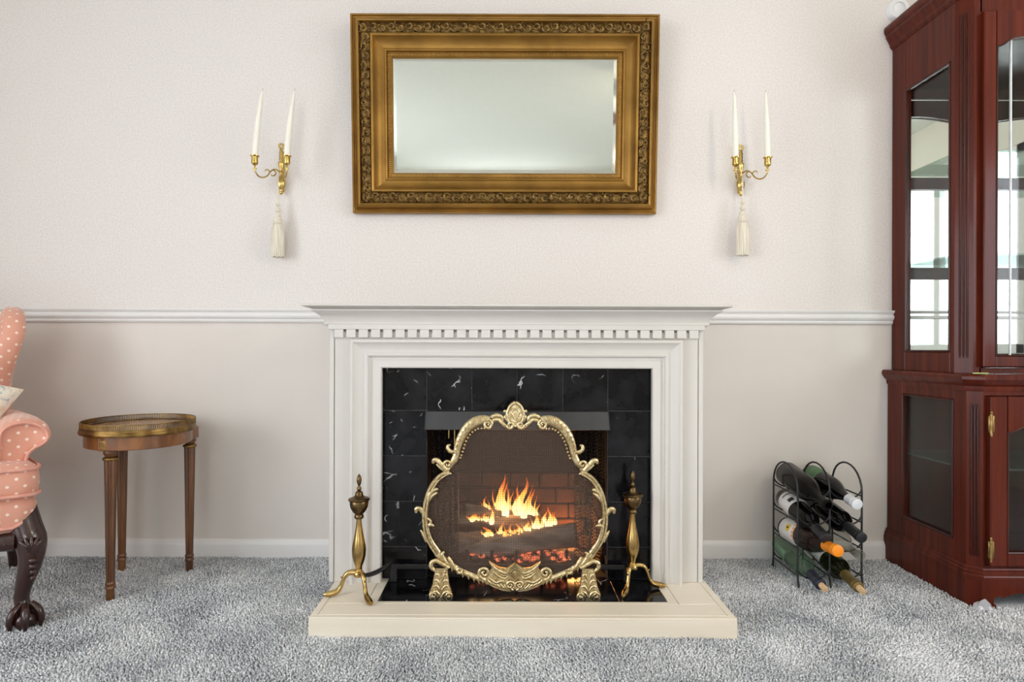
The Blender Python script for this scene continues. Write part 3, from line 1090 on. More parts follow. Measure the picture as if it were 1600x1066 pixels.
up_arc = [(455, 148), (420, 146), (385, 156), (350, 182), (322, 222), (303, 268), (294, 312), (280, 348), (252, 380)]
mid_arc = [(262, 398), (215, 424), (177, 470), (152, 530), (141, 600), (144, 670), (164, 738), (204, 800)]
low_arc = [(200, 800), (240, 838), (312, 884), (390, 918), (440, 930)]
for side in (1, -1):
    mb = MB()
    strand(mb, up_arc, [20, 24, 25, 24, 22, 19, 17, 16, 12], side, .55)
    # twisted leaf ridges on the upper arc
    P = cr(up_arc, 6)
    for i in range(2, len(P) - 12, 3):
        t = P[i + 1] - P[i - 1]
        t = t / np.linalg.norm(t)
        nn = np.array([-t[1], t[0]])
        c = P[i]
        w = 20 - 6 * i / len(P)
        strand(mb, [c + nn * w * .95 - t * 10, c + nn * w * .3 - t * 2, c - nn * w * .5 + t * 16], [3, 5, 3], side, .9, -.0115, 6, 3)
    strand(mb, mid_arc, [10, 13, 14, 14, 14, 15, 16, 18], side, .6)
    P = cr(mid_arc, 6)
    for off in (-7, 7):
        q = []
        for i in range(len(P)):
            t = P[min(i + 1, len(P) - 1)] - P[max(i - 1, 0)]
            t = t / np.linalg.norm(t)
            q.append(P[i] + np.array([-t[1], t[0]]) * off)
        strand(mb, q, [5, 6, 6, 6], side, .9, -.008, 6, 0)
    strand(mb, low_arc, [18, 17, 14, 16, 20], side, .6)
    P = cr(low_arc, 6)
    for i in range(9, len(P) - 1, 2):
        t = P[i] - P[i - 1]
        t = t / np.linalg.norm(t)
        nn = np.array([-t[1], t[0]])
        strand(mb, [P[i] - nn * 4, P[i] + nn * 8 + t * 6, P[i] + nn * 19 + t * 14], [4, 5, 2], side, .9, -.006, 6, 3)
    mb.build('frame_rail', M['palebrass'], sc, smooth=50)
    # inner bead row
    mb = MB()
    P = cr([(430, 186), (400, 188), (372, 204), (350, 232), (335, 266), (325, 300), (314, 330)], 2)
    for x, y in P[::1]:
        x = x if side > 0 else 2 * 581.5 - x
        mb.ball(sp(x, y, -.006), 6 / CS, 8 / CS, 6 / CS, 7, 5)
    mb.build('bead_row', M['palebrass'], sc, smooth=60)
    # scroll leaves (thing > part)
    LEAVES = [
        [([(290, 300), (268, 300), (252, 286), (254, 270), (266, 268)], [8, 11, 10, 8, 4])],
        [([(246, 392), (222, 366), (202, 344), (184, 342), (180, 358)], [11, 15, 15, 11, 6]), ([(240, 398), (214, 378), (196, 362)], [5, 7, 3])],
        [(spiral((252, 362), 24, 60, 1.4), [8, 7, 4])],
        [([(236, 408), (256, 404), (268, 410)], [7, 9, 4])],
        [([(150, 548), (162, 512), (186, 488), (206, 484)], [8, 12, 11, 5]), ([(152, 556), (174, 520), (202, 500)], [5, 9, 5])],
        [([(142, 628), (132, 598), (114, 578), (98, 582), (98, 600)], [7, 12, 13, 10, 6])],
        [(spiral((154, 648), 22, 200, 1.25), [7, 7, 4]), ([(150, 668), (170, 658), (186, 664)], [6, 9, 4])],
        [([(150, 740), (134, 706), (120, 684)], [8, 9, 3])],
        [([(252, 850), (232, 824), (226, 800), (238, 790)], [8, 12, 11, 5]), ([(286, 866), (268, 838), (256, 814)], [8, 11, 6])],
        [(spiral((312, 880), 17, 0, 1.2), [8, 8, 6])],
        [(spiral((432, 892), 30, 100, 1.5), [9, 9, 5])],
        [(spiral((446, 166), 25, 270, 1.5), [8, 8, 5])],
        [([(462, 132), (490, 122), (512, 130), (520, 150)], [10, 13, 11, 6]), ([(470, 148), (495, 142), (515, 158), (540, 178), (562, 176)], [9, 11, 11, 10, 7])],
    ]
    for leaf in LEAVES:
        mb = MB()
        for pts, rad in leaf:
            strand(mb, pts, rad, side, .75, -.005, 8, 1 if len(pts) > 20 else 5)
        mb.build('scroll_leaf', M['palebrass'], sc, smooth=60)
    # foot: plate with acanthus ribs and volutes
    ft = MB()
    pl = [(196, 868), (252, 868), (256, 905), (262, 950), (276, 990), (274, 1020), (222, 1022), (166, 1020), (164, 990), (180, 950), (188, 905)]
    q = [sp(x if side > 0 else 1163 - x, y) for x, y in pl]
    ft.prism([(p.x, p.z) for p in q], -.010, .004)
    f_o = ft.build('foot', M['palebrass'], sc, smooth=30)
    rb = MB()
    for s2 in (-1, 1):
        for k in range(4):
            y = 890 + k * 28
            strand(rb, [(222, y + 46), (222 + s2 * 8, y + 22), (222 + s2 * (17 + k * 3), y + 6), (222 + s2 * (27 + k * 4), y + 12)], [4, 6, 7, 4], side, .9, -.011, 6, 4)
        strand(rb, spiral((222 + s2 * 37, 1000), 19, 90 if s2 > 0 else 90, -s2 * 1.4), [7, 7, 5], side, .9, -.012, 7, 1)
    strand(rb, [(222, 880), (222, 950), (222, 1016)], [4, 6, 5], side, .9, -.011, 6, 4)
    rb.build('acanthus', M['palebrass'], f_o, smooth=60)
    tp = MB()
    strand(tp, [(192, 884), (174, 866), (176, 842), (198, 834), (222, 846), (262, 868)], [8, 12, 13, 12, 11, 8], side, .8, -.006, 8)
    tp.build('scroll_leaf', M['palebrass'], sc, smooth=60)
    bk = MB()
    a = sp(222 if side > 0 else 941, 1004)
    bk.tube([a + Vector((0, .004, -.008)), a + Vector((.012 * side, .03, .01)), a + Vector((.026 * side, .055, -.01))], [.006, .006, .007], 7)
    bk.build('back_prop', M['palebrass'], sc, smooth=60)
    rv = MB()
    for x in (205, 240):
        rv.ball(sp(x if side > 0 else 1163 - x, 882, -.013), .0035, .003, .0035, 7, 5)
    rv.build('rivet', M['palebrass'], f_o, smooth=60)

# crest
mb = MB()
shield = [(581, 62), (556, 84), (545, 112), (553, 142), (581, 172), (609, 142), (617, 112), (606, 84)]
q = [sp(*p) for p in shield]
mb.prism([(p.x, p.z) for p in q], -.005, .005)
cre = mb.build('crest', M['palebrass'], sc, smooth=30)
mb = MB()
for s in (1, -1):
    strand(mb, [(581, 58), (560, 72), (546, 96), (541, 122), (548, 150), (581, 176)], [9, 9, 8, 8, 8, 6], s, .9, -.006)
    strand(mb, [(581, 86), (564, 108), (581, 142)], [4, 5, 4], s, .9, -.008, 6)
    strand(mb, [(540, 108), (530, 100), (526, 108)], [6, 6, 3], s, .9, -.004, 6)
    strand(mb, [(545, 150), (532, 130), (538, 118)], [8, 9, 4], s, .9, -.004, 7)
    strand(mb, spiral((556, 168), 20, 180, -1.3), [8, 8, 5], s, .9, -.007, 8, 1)
mb.build('crest_scroll', M['palebrass'], cre, smooth=60)
# lower cartouche
mb = MB()
top = [(428, 930), (440, 902), (470, 870), (455, 838), (500, 866), (540, 872), (581, 845)]
bot = [(581, 972), (560, 984), (520, 980), (474, 962), (440, 942)]
left = top + bot
poly = top + [(1163 - x, y) for x, y in top[-2::-1]] + [(1163 - x, y) for x, y in bot[::-1]] + bot[1:]
q = [sp(*p) for p in poly]
mb.prism([(p.x, p.z) for p in q], -.004, .005)
car = mb.build('cartouche', M['palebrass'], sc, smooth=30)
mb = MB()
for r in (38, 25, 12):
    pts = [(581, 888 - r), (581 + r, 888), (581, 888 + r), (581 - r, 888), (581, 888 - r)]
    strand(mb, pts, 4.5, 1, .9, -.008, 6, 0)
mb.ball(sp(581, 888, -.008), 7 / CS, 6 / CS, 7 / CS)
mb.build('diamond_boss', M['palebrass'], car, smooth=60)
for s in (1, -1):
    mb = MB()
    strand(mb, [(458, 840), (492, 874), (530, 892), (552, 886)], [4, 9, 10, 5], s, .8, -.006)
    strand(mb, [(470, 862), (500, 892), (532, 906)], [4, 8, 5], s, .8, -.006)
    strand(mb, [(478, 886), (506, 910), (536, 918), (548, 906)], [4, 8, 8, 4], s, .8, -.006)
    mb.build('wing', M['palebrass'], car, smooth=60)
    mb = MB()
    strand(mb, spiral((558, 950), 22, 20, -1.4), [7, 7, 4], s, .9, -.008, 8, 1)
    for k in range(6):
        x, y = 448 + k * 20, 938 + k * 8 - (k * k) * .5
        strand(mb, [(x, y - 14), (x + 10, y), (x + 26, y + 12)], [4, 7, 3], s, .9, -.006, 6, 4)
    strand(mb, [(455, 915), (490, 938), (520, 930), (530, 945)], [5, 8, 8, 4], s, .8, -.007)
    mb.build('volute', M['palebrass'], car, smooth=60)

# wire cloth panel
mid_l = cr([(581, 172), (520, 160), (455, 160)] + up_arc[1:] + mid_arc + low_arc[1:] + [(500, 940), (581, 944)], 4)
mb = MB()
outl = [(x, y) for x, y in mid_l]
outl = outl + [(1163 - x, y) for x, y in outl[-2:0:-1]]
q = [sp(*p) for p in outl]
mb.v += [(p.x, 0.004, p.z) for p in q]
cxy = sp(581.5, 560)
mb.v.append((cxy.x, .004, cxy.z))
nq = len(q)
mb.f += [(i, (i + 1) % nq, nq) for i in range(nq)]
mb.build('wire_panel', M['wirecloth'], sc, smooth=0)

# ------------------------------------------------------------------ andirons
def make_andiron(label):
    t = thing('andiron', label, 'andiron', group='pair of brass andirons')
    k = 505.0
    z0 = .072

    def P(rows):
        return [(w / 2 / 3.552 / k, z0 + (608 - y) / 3.552 / k) for y, w in rows]
    MB().lathe(P([(636, 20), (634, 52), (624, 62), (612, 58), (604, 40), (598, 34), (590, 36)]), n=20).build('base_knop', M['brass'], t, smooth=50)
    MB().lathe(P([(592, 34), (575, 40), (550, 60), (520, 74), (490, 78), (460, 72), (430, 60), (400, 48), (360, 34), (330, 28), (314, 28)]), n=20).build('shaft', M['brass'], t, smooth=60)
    MB().lathe(P([(316, 28), (314, 46), (306, 52), (296, 48), (291, 40), (288, 48), (275, 72), (255, 94), (235, 102), (218, 101), (214, 96)]), n=20).build('cup', M['bronze'], t, smooth=45)
    MB().lathe(P([(216, 96), (213, 118), (208, 120), (203, 112), (198, 80), (190, 50), (180, 42), (170, 40), (164, 28), (160, 14)]), n=20).build('lid', M['bronze'], t, smooth=45)
    MB().lathe(P([(162, 12), (158, 22), (150, 26), (142, 22), (136, 12), (130, 14), (122, 22), (105, 28), (90, 26), (76, 14), (68, 2)]), n=16).build('finial', M['bronze'], t, smooth=60)
    fz = H_TOP - .06
    for s in (-1, 1):
        mb = MB()
        pts = [(0, 0, .066), (s * .016, -.010, .071), (s * .031, -.020, .066), (s * .039, -.026, .048), (s * .044, -.029, .030), (s * .053, -.035, .016), (s * .070, -.047, .010), (s * .086, -.058, .009)]
        mb.tube(cr(pts, 4), [.011, .0095, .0085, .007, .006, .006, .007, .0095, .0095, .005], 9)
        mb.tube([(s * .030, -.019, .062), (s * .041, -.027, .054), (s * .045, -.030, .060)], [.006, .004, .0015], 7)
        mb.build('leg', M['brass'], t, smooth=60)
    mb = MB()
    pts = [(.0, .005, .060), (.010, .03, .052), (.022, .062, .052), (.034, .090, .060), (.044, .112, .072)]
    mb.tube(cr(pts, 4), [.008, .010, .010, .008, .003], 8, up=(0, 0, 1), flat=.7)
    mb.build('billet_bar', M['black'], t, smooth=60)
    return t


a1 = make_andiron('brass urn-topped andiron left of the fire screen')
a1.location = (-.4500, -.507, H_TOP)
a1.rotation_euler = (0, 0, math.radians(-22))
a2 = copy_tree(a1)
a2['label'] = 'brass urn-topped andiron right of the fire screen'
a2.location = (.4065, -.440, H_TOP)
a2.rotation_euler = (0, 0, math.radians(29))

# ------------------------------------------------------------------ gilt mirror
MW, MH = 1.167, .742
mir = thing('wall_mirror', 'wide gilt framed mirror with carved border above the mantel', 'mirror', (-.006, -.006, 1.343), (math.radians(4.0), 0, 0))
hw = MW / 2


def frame_path(inset=0.0):
    a, b = hw - inset, MH - inset
    return [((-a, 0, inset), (1, 0, 1), (0, -1, 0)), ((a, 0, inset), (-1, 0, 1), (0, -1, 0)), ((a, 0, b), (-1, 0, -1), (0, -1, 0)), ((-a, 0, b), (1, 0, -1), (0, -1, 0))]


def rect_side(prof, name, m, sides=(0, 1, 2, 3)):
    fp = frame_path()
    for i in sides:
        MB().sweep([fp[i], fp[(i + 1) % 4]], prof).build(name, m, mir, smooth=30)


rect_side([(0, 0), (0, .030), (.002, .034), (.005, .036), (.008, .034), (.010, .028), (.013, .027), (.018, .034), (.022, .044), (.026, .050), (.030, .052), (.034, .050), (.036, .040), (.036, 0)], 'outer_moulding', M['gold'])
rect_side([(.035, 0), (.035, .036), (.045, .044), (.056, .047), (.068, .044), (.078, .036), (.078, 0)], 'carved_ground', M['golddark'])
rect_side([(.077, 0), (.077, .046), (.079, .050), (.083, .051), (.087, .049), (.090, .042), (.097, .032), (.106, .025), (.116, .022), (.124, .0215), (.126, .026), (.130, .028), (.134, .026), (.135, .014), (.135, 0)], 'cove_moulding', M['gold'])
rect_side([(.134, 0), (.134, .018), (.140, .021), (.148, .021), (.153, .017), (.156, .010), (.156, 0)], 'sight_edge', M['gold'])
# carved foliage, one band per side
rnd = random.Random(11)
for sd in range(4):
    fp = frame_path(.056)
    p0, p1 = Vector(fp[sd][0]), Vector(fp[(sd + 1) % 4][0])
    T = (p1 - p0).normalized()
    I = Vector((0, -1, 0)).cross(T)
    if I.dot(Vector((0, 0, MH / 2)) - p0) < 0:
        I = -I
    L = (p1 - p0).length
    n = int(L / .034)
    mb = MB()
    for k in range(n + 1):
        c = p0 + T * (L * k / n) + Vector((0, -.046, 0))
        s = 1 if k % 2 else -1
        # C scroll
        pts = []
        for j in range(11):
            a = s * (j / 10 * 1.5 * 2 * PI * .62) + rnd.uniform(-.1, .1)
            r = .0140 * (1 - .6 * j / 10)
            pts.append(c + T * (r * math.cos(a)) + I * (r * math.sin(a) * s + s * .004) + Vector((0, -.003, 0)))
        mb.tube(pts, [.0028, .0044, .0040, .0022], 6)
        # leaves fanning from the scroll
        for j in range(6):
            a = rnd.uniform(0, 2 * PI)
            rr = rnd.uniform(.007, .017)
            q = c + T * (.017 + rr * .8 * math.cos(a)) + I * (rr * math.sin(a)) + Vector((0, .002 - .004 * rnd.random(), 0))
            rot = Matrix(((T.x, 0, I.x), (T.y, -1, I.y), (T.z, 0, I.z))) @ Matrix.Rotation(a, 3, 'Y')
            mb.ball(q, .0085, .0060, .0032, 6, 4, rot)
        mb.ball(c + T * .013 + I * (s * -.004) + Vector((0, -.004, 0)), .0042, .004, .0042, 6, 4)
    o = mb.build('carved_foliage', M['golddark'], mir, smooth=50)
    o['kind'] = 'stuff'
# ribbed sight bead
for sd in range(4):
    fp = frame_path(.144)
    p0, p1 = Vector(fp[sd][0]), Vector(fp[(sd + 1) % 4][0])
    T = (p1 - p0).normalized()
    L = (p1 - p0).length
    n = int(L / .0082)
    mb = MB()
    for k in range(n + 1):
        c = p0 + T * (L * k / n) + Vector((0, -.0205, 0))
        I = Vector((0, -1, 0)).cross(T)
        mb.tube([c - I * .007, c, c + I * .007], [.0016, .0030, .0016], 5)
    o = mb.build('ribbed_bead', M['gold'], mir, smooth=60)
    o['kind'] = 'stuff'
gw, gh = hw - .154, MH - .154
gb = .014
mb = MB()
mb.loft([[(-gw, -.0088, .154), (gw, -.0088, .154), (gw, -.0088, gh), (-gw, -.0088, gh)],
         [(-gw + gb, -.0108, .154 + gb), (gw - gb, -.0108, .154 + gb), (gw - gb, -.0108, gh - gb), (-gw + gb, -.0108, gh - gb)]])
mb.build('bevelled_glass', M['mirror'], mir, smooth=0)

# ------------------------------------------------------------------ sconces, candles, tassels
def make_sconce(label):
    t = thing('wall_sconce', label, 'sconce', group='pair of brass wall sconces')
    q = 1 / 405.0
    # origin: stem axis at the height of the arms, on the wall
    P = lambda rows: [(r * q, (272 - y) * q) for y, r in rows]
    yo = -.020
    MB().lathe(P([(305.5, .5), (304, 2.6), (301, 2.8), (298.5, 1.8), (297, 3.2), (293, 5.6), (288, 6.6), (283, 6.0), (279, 4.2), (276, 2.6), (274, 2.2)]), (0, yo, 0), 16, sy=.8).build('bulb', M['sconcebrass'], t, smooth=60)
    MB().lathe(P([(274.5, 2.0), (271, 3.2), (268, 2.4), (265, 3.4), (258, 4.6), (255, 4.8), (254, 4.0)]), (0, yo, 0), 16).build('vase', M['sconcebrass'], t, smooth=50)
    rows = [(255, 3.0)]
    for i in range(7):
        y = 253 - i * 2.6
        rows += [(y, 3.1 if i % 2 else 2.3)]
    rows += [(235, 2.2), (233, 1.6)]
    MB().lathe(P(rows), (0, yo, 0), 12, flute=6, fl=.2).build('stem', M['sconcebrass'], t, smooth=60)
    mb = MB()
    mb.tube([(.0085 * math.cos(a), yo, (272 - 229.5) * q + .0085 * math.sin(a)) for a in np.linspace(0, 2 * PI, 19)], .0038, 8)
    mb.build('hanging_ring', M['sconcebrass'], t, smooth=60)
    MB().box(-.006, .006, yo, .0, (272 - 300) * q, (272 - 236) * q, .002).build('back_bar', M['sconcebrass'], t)
    for s in (-1, 1):
        ex, ey = s * .0595, -.105
        L = math.hypot(ex, ey)
        ux, uy = ex / L, ey / L
        q_ = L / .0937
        pt = lambda d, z: (ux * d * q_, yo + uy * d * q_, z - .028 * d / .0937)
        mb = MB()
        mb.tube(cr([pt(.0, .0), pt(.014, .012), pt(.028, .014), pt(.040, .004), pt(.050, -.010), pt(.064, -.017), pt(.080, -.013), pt(.0915, .004), pt(.0937, .014)], 4), [.0032, .0026, .0026, .0026, .0028, .0026, .003], 8)
        mb.tube(cr([pt(.040, .004), pt(.048, .012), pt(.056, .012), pt(.058, .005)], 4), [.0022, .0024, .0012], 6)
        mb.tube(cr([pt(.030, .012), pt(.020, .004), pt(.024, -.008), pt(.034, -.010), pt(.036, -.003)], 4), [.0022, .0026, .0022, .0012], 6)
        arm = mb.build('arm', M['sconcebrass'], t, smooth=60)
        cz = .012 - .028
        MB().lathe([(.001, cz), (.007, cz + .002), (.0075, cz + .005), (.003, cz + .008), (.0028, cz + .014), (.008, cz + .018), (.0115, cz + .021), (.0122, cz + .026), (.0118, cz + .046),
                    (.0165, cz + .0485), (.0170, cz + .051), (.0122, cz + .0515), (.0112, cz + .030), (.001, cz + .029)], (ux * L, yo + uy * L, 0), 18).build('candle_cup', M['sconcebrass'], arm, smooth=45)
    return t


s1 = make_sconce('brass two-arm candle sconce on the wall left of the mirror')
s1.location = W(438.5, 272, .02) + Vector((0, .02, 0))
s2 = copy_tree(s1)
s2['label'] = 'brass two-arm candle sconce on the wall right of the mirror'
s2.location = W(1156.5, 272, .02) + Vector((0, .02, 0))


def candle(base, lean, label, r=.0132):
    n = 12
    H = .262
    t = thing('candle', label, 'candle', tuple(base), group='cream taper candles in the sconces')
    pts, rad = [], []
    for i in range(n + 1):
        u = i / n
        pts.append((lean * (u ** 1.5), 0, H * u))
        rad.append(r * (.80 + .2 * math.sin(min(1, u * 1.6) * PI * .6)) * (1 - .62 * u ** 1.6))
    rad[-1] = .0015
    MB().tube(pts, rad, 14, up=(0, 1, 0)).build('wax_taper', M['wax'], t, smooth=60)
    MB().tube([(lean, 0, H - .002), (lean + .001, 0, H + .009)], .0011, 5).build('wick', M['wick'], t, smooth=60)


L_arm = math.hypot(.06, .072)
for s, sname, leans in ((s1, 'left', (.028, .027)), (s2, 'right', (-.006, -.009))):
    for i, sg in enumerate((-1, 1)):
        base = Vector(s.location) + Vector((sg * .0595, -.020 - .105, .012 - .028 + .030))
        candle(base, leans[i], f"cream taper candle in the {'left' if sg < 0 else 'right'} cup of the {sname} sconce")


def tassel(top, length_cord, label):
    t = thing('tassel', label, 'tassel', tuple(top), group='cream tassels hanging from the sconces')
    mb = MB()
    for ph in (0, PI):
        pts = []
        for i in range(25):
            u = i / 24
            pts.append((.0018 * math.cos(u * 22 + ph), .0018 * math.sin(u * 22 + ph), -length_cord * u))
        mb.tube(pts, .0022, 6)
    mb.build('cord', M['tassel'], t, smooth=60)
    z = -length_cord
    mb = MB()
    for i, r in enumerate((.008, .011, .0125)):
        mb.ball((0, 0, z - .010 - i * .021), r, r * .9, .0105, 12, 7)
        for k in range(4):
            a = k * PI / 2 + i
            mb.ball((math.cos(a) * r * .7, math.sin(a) * r * .7, z - .012 - i * .021), .0048, .0048, .005, 6, 4)
    mb.build('knot', M['tassel'], t, smooth=60)
    z -= .068
    MB().lathe([(.006, z + .012), (.014, z + .008), (.018, z), (.0185, z - .006), (.016, z - .012)], n=20, flute=10, fl=.06).build('head', M['tassel'], t, smooth=60)
    MB().lathe([(.010, z - .008), (.0175, z - .012), (.0195, z - .016), (.0165, z - .020), (.010, z - .022)], n=20).build('binding', M['tassel'], t, smooth=60)
    mb = MB()
    for ring, m, rr in ((0, 20, 1.0), (1, 12, .6)):
        for k in range(m):
            a = 2 * PI * k / m + ring
            r0, r1 = .0145 * rr, .0225 * rr
            mb.tube([(r0 * math.cos(a), r0 * math.sin(a) * .8, z - .018), (r1 * .95 * math.cos(a), r1 * .95 * math.sin(a) * .8, z - .05), (r1 * math.cos(a), r1 * math.sin(a) * .8, z - .142 - random.uniform(0, .005))], [.003, .0038, .0034], 6)
    o = mb.build('fringe', M['tassel'], t, smooth=60)
    o['kind'] = 'stuff'


tassel(W(433.5, 276, .045), .099, 'cream fringed tassel hanging from the left sconce')
tassel(W(1159.5, 273, .045), .094, 'cream fringed tassel hanging from the right sconce')

# ------------------------------------------------------------------ oval side table
TC = Vector((-1.262, -.278, 0))
TA, TB, TH = .172, .186, -.3963            # semi axes, yaw
tb = thing('side_table', 'small oval wooden side table with brass gallery and fluted legs', 'table', tuple(TC), (0, 0, -TH * 0))


def ell(a, b, z, n=64):
    out = []
    for j in range(n):
        t = 2 * PI * j / n
        x, y = a * math.cos(t), b * math.sin(t)
        c, s = math.cos(.3963), math.sin(.3963)
        out.append((x * c - y * s, x * s + y * c, z))
    return out


def ering(rows, name, m, parent, smooth=40):
    return MB().loft([ell(TA + o, TB + o, z) for o, z in rows]).build(name, m, parent, smooth=smooth)


ZT = .553
ering([(-.004, ZT - .018), (-.004, ZT - .002), (-.006, ZT)], 'top', M['tabletop'], tb)
ap = ering([(-.012, ZT - .062), (-.010, ZT - .060), (-.010, ZT - .018)], 'apron', M['table'], tb)
MB().loft([ell(TA - .004, TB - .004, ZT - .020), ell(TA + .003, TB + .003, ZT - .019), ell(TA + .005, TB + .005, ZT - .014), ell(TA + .003, TB + .003, ZT - .008), ell(TA + .001, TB + .001, ZT - .004),
           ell(TA + .001, TB + .001, ZT + .002), ell(TA - .004, TB - .004, ZT + .002)], caps=False).build('brass_band', M['tablebrass'], tb, smooth=50)
# pierced gallery: two rails with a row of spindles
mb = MB()
for z, r in ((ZT + .019, .0016), (ZT + .004, .0014)):
    e = ell(TA - .001, TB - .001, z)
    mb.tube(e + [e[0]], r, 6)
gal = mb.build('gallery_rail', M['tablebrass'], tb, smooth=60)
mb = MB()
e = ell(TA - .001, TB - .001, 0, 200)
for i, (x, y, z) in enumerate(e):
    mb.box(x - .0012, x + .0012, y - .0012, y + .0012, ZT + .003, ZT + .019)
o = mb.build('gallery_spindles', M['tablebrass'], tb, smooth=0)
o['kind'] = 'stuff'
LEGS = [(W(173.5, 0, .418).x, -.418), (W(191.5, 0, .150).x, -.150), (W(297, 0, .150).x, -.150)]
for i, (x, y) in enumerate(LEGS):
    lx, ly = x - TC.x, y - TC.y
    prof = [(.0125, 0), (.0125, .035), (.0125, .040), (.0155, .043), (.0155, .048), (.0130, .052), (.0150, .056), (.0150, .062), (.0125, .066), (.0130, .09), (.0185, ZT - .105), (.0190, ZT - .098), (.016, ZT - .095)]
    MB().lathe(prof[8:], (lx, ly, 0), 64, flute=8, fl=.2).build('leg', M['tableleg'], tb, smooth=40)
    MB().lathe(prof[:9], (lx, ly, 0), 20).build('toe', M['tableleg'], tb, smooth=40)
    MB().lathe([(.014, ZT - .098), (.0225, ZT - .095), (.0235, ZT - .091), (.0215, ZT - .087), (.014, ZT - .085)], (lx, ly, 0), 20).build('brass_collar', M['tablebrass'], tb, smooth=50)
    MB().lathe([(.012, ZT - .088), (.016, ZT - .084), (.022, ZT - .072), (.020, ZT - .064), (.016, ZT - .060)], (lx, ly, 0), 20).build('leg_neck', M['tableleg'], tb, smooth=50)
    b = MB().box(lx - .0235, lx + .0235, ly - .030, ly + .020, ZT - .064, ZT - .022, .002).build('corner_block', M['table'], tb)
    MB().box(lx - .0165, lx + .0165, ly - .0330, ly - .029, ZT - .060, ZT - .027, .002).build('brass_plaque', M['tablebrass'], b)

# ------------------------------------------------------------------ wing chair
def uv_loft(rings, name, m, parent, closed=True, caps=True, smooth=70):
    """loft with a metre UV map; rings are closed outlines"""
    mb = MB()
    mb.loft(rings, caps, closed)
    me = bpy.data.meshes.new(name)
    me.from_pydata(mb.v, [], mb.f)
    ul = me.uv_layers.new(name='metres')
    for p in me.polygons:
        nn_ = p.normal
        a_ = max(range(3), key=lambda q_: abs(nn_[q_]))
        ax = [q_ for q_ in range(3) if q_ != a_]
        for l in p.loop_indices:
            c = me.vertices[me.loops[l].vertex_index].co
            ul.data[l].uv = (c[ax[0]], c[ax[1]])
    import bmesh
    bm = bmesh.new()
    bm.from_mesh(me)
    bmesh.ops.recalc_face_normals(bm, faces=bm.faces)
    bm.to_mesh(me)
    bm.free()
    me.materials.append(m)
    me.polygons.foreach_set('use_smooth', [True] * len(me.polygons))
    me.set_sharp_from_angle(angle=math.radians(smooth))
    o = bpy.data.objects.new(name, me)
    COL.objects.link(o)
    o.parent = parent
    return o


def rrect(w0, w1, y0, y1, z, r=.05, n=6, front=None):
    """rounded trapezoid outline in plan: half-width w0 at y0 (front), w1 at y1 (back)"""
    cs = [(-w0, y0, 180), (w0, y0, 270), (w1, y1, 0), (-w1, y1, 90)]
    out = []
    for (x, y, a0) in cs:
        sx, sy = (1 if x < 0 else -1), (1 if y == y0 else -1)
        cx_, cy_ = x + sx * r, y + sy * r
        for k in range(n + 1):
            a = math.radians(a0 + 90 * k / n)
            out.append((cx_ + r * math.cos(a), cy_ + r * math.sin(a), z))
    return out


CH_ROT = math.radians(36)
foot_w = Vector((W(42, 0, .60).x, -.60, 0))
fl_local = Vector((.305, -.325, 0))
rotm = Matrix.Rotation(CH_ROT, 3, 'Z')
ch_loc = foot_w - rotm @ fl_local
ch = thing('wing_chair', 'pink dotted wing armchair with dark carved claw-foot legs', 'chair', tuple(ch_loc), (0, 0, CH_ROT))
# seat rail with a scalloped lower edge
rings = []
for z, g_ in ((.255, -.012), (.262, -.004), (.275, 0), (.36, .004), (.378, 0), (.388, -.010)):
    r = rrect(.325 + g_, .265 + g_, -.360 - g_, .30 + g_, z, .045)
    if z < .27:
        q = []
        for x, y, zz in r:
            t = abs(x) / .345
            q.append((x, y, zz + (.075 * max(0, (t - .52) / .48) ** 1.3 if y < -.2 else .03)))
        r = q
    elif z < .3:
        r = [(x, y, zz + (.068 * max(0, (abs(x) / .345 - .52) / .48) ** 1.3 if y < -.2 else .02)) for x, y, zz in r]
    rings.append(r)
sr = uv_loft(rings, 'seat_rail', M['dots'], ch)
MB().tube([Vector(p) + Vector((0, -.002, .004)) for p in rings[1][0:14]], .006, 6).build('piping', M['pipe'], sr, smooth=60)
# seat cushion
rings = []
for z, g_ in ((.384, -.02), (.388, -.004), (.400, .004), (.430, .007), (.462, .004), (.474, -.004), (.482, -.022), (.487, -.06)):
    rings.append(rrect(.330 + g_, .235 + g_, -.374 - g_, .22 + g_, z, .05))
cu = uv_loft(rings, 'seat_cushion', M['dots'], ch)
for z in (.396, .470):
    r = rrect(.336, .240, -.381, .225, z, .05)
    MB().tube(r + [r[0]], .0055, 6).build('piping', M['pipe'], cu, smooth=60)
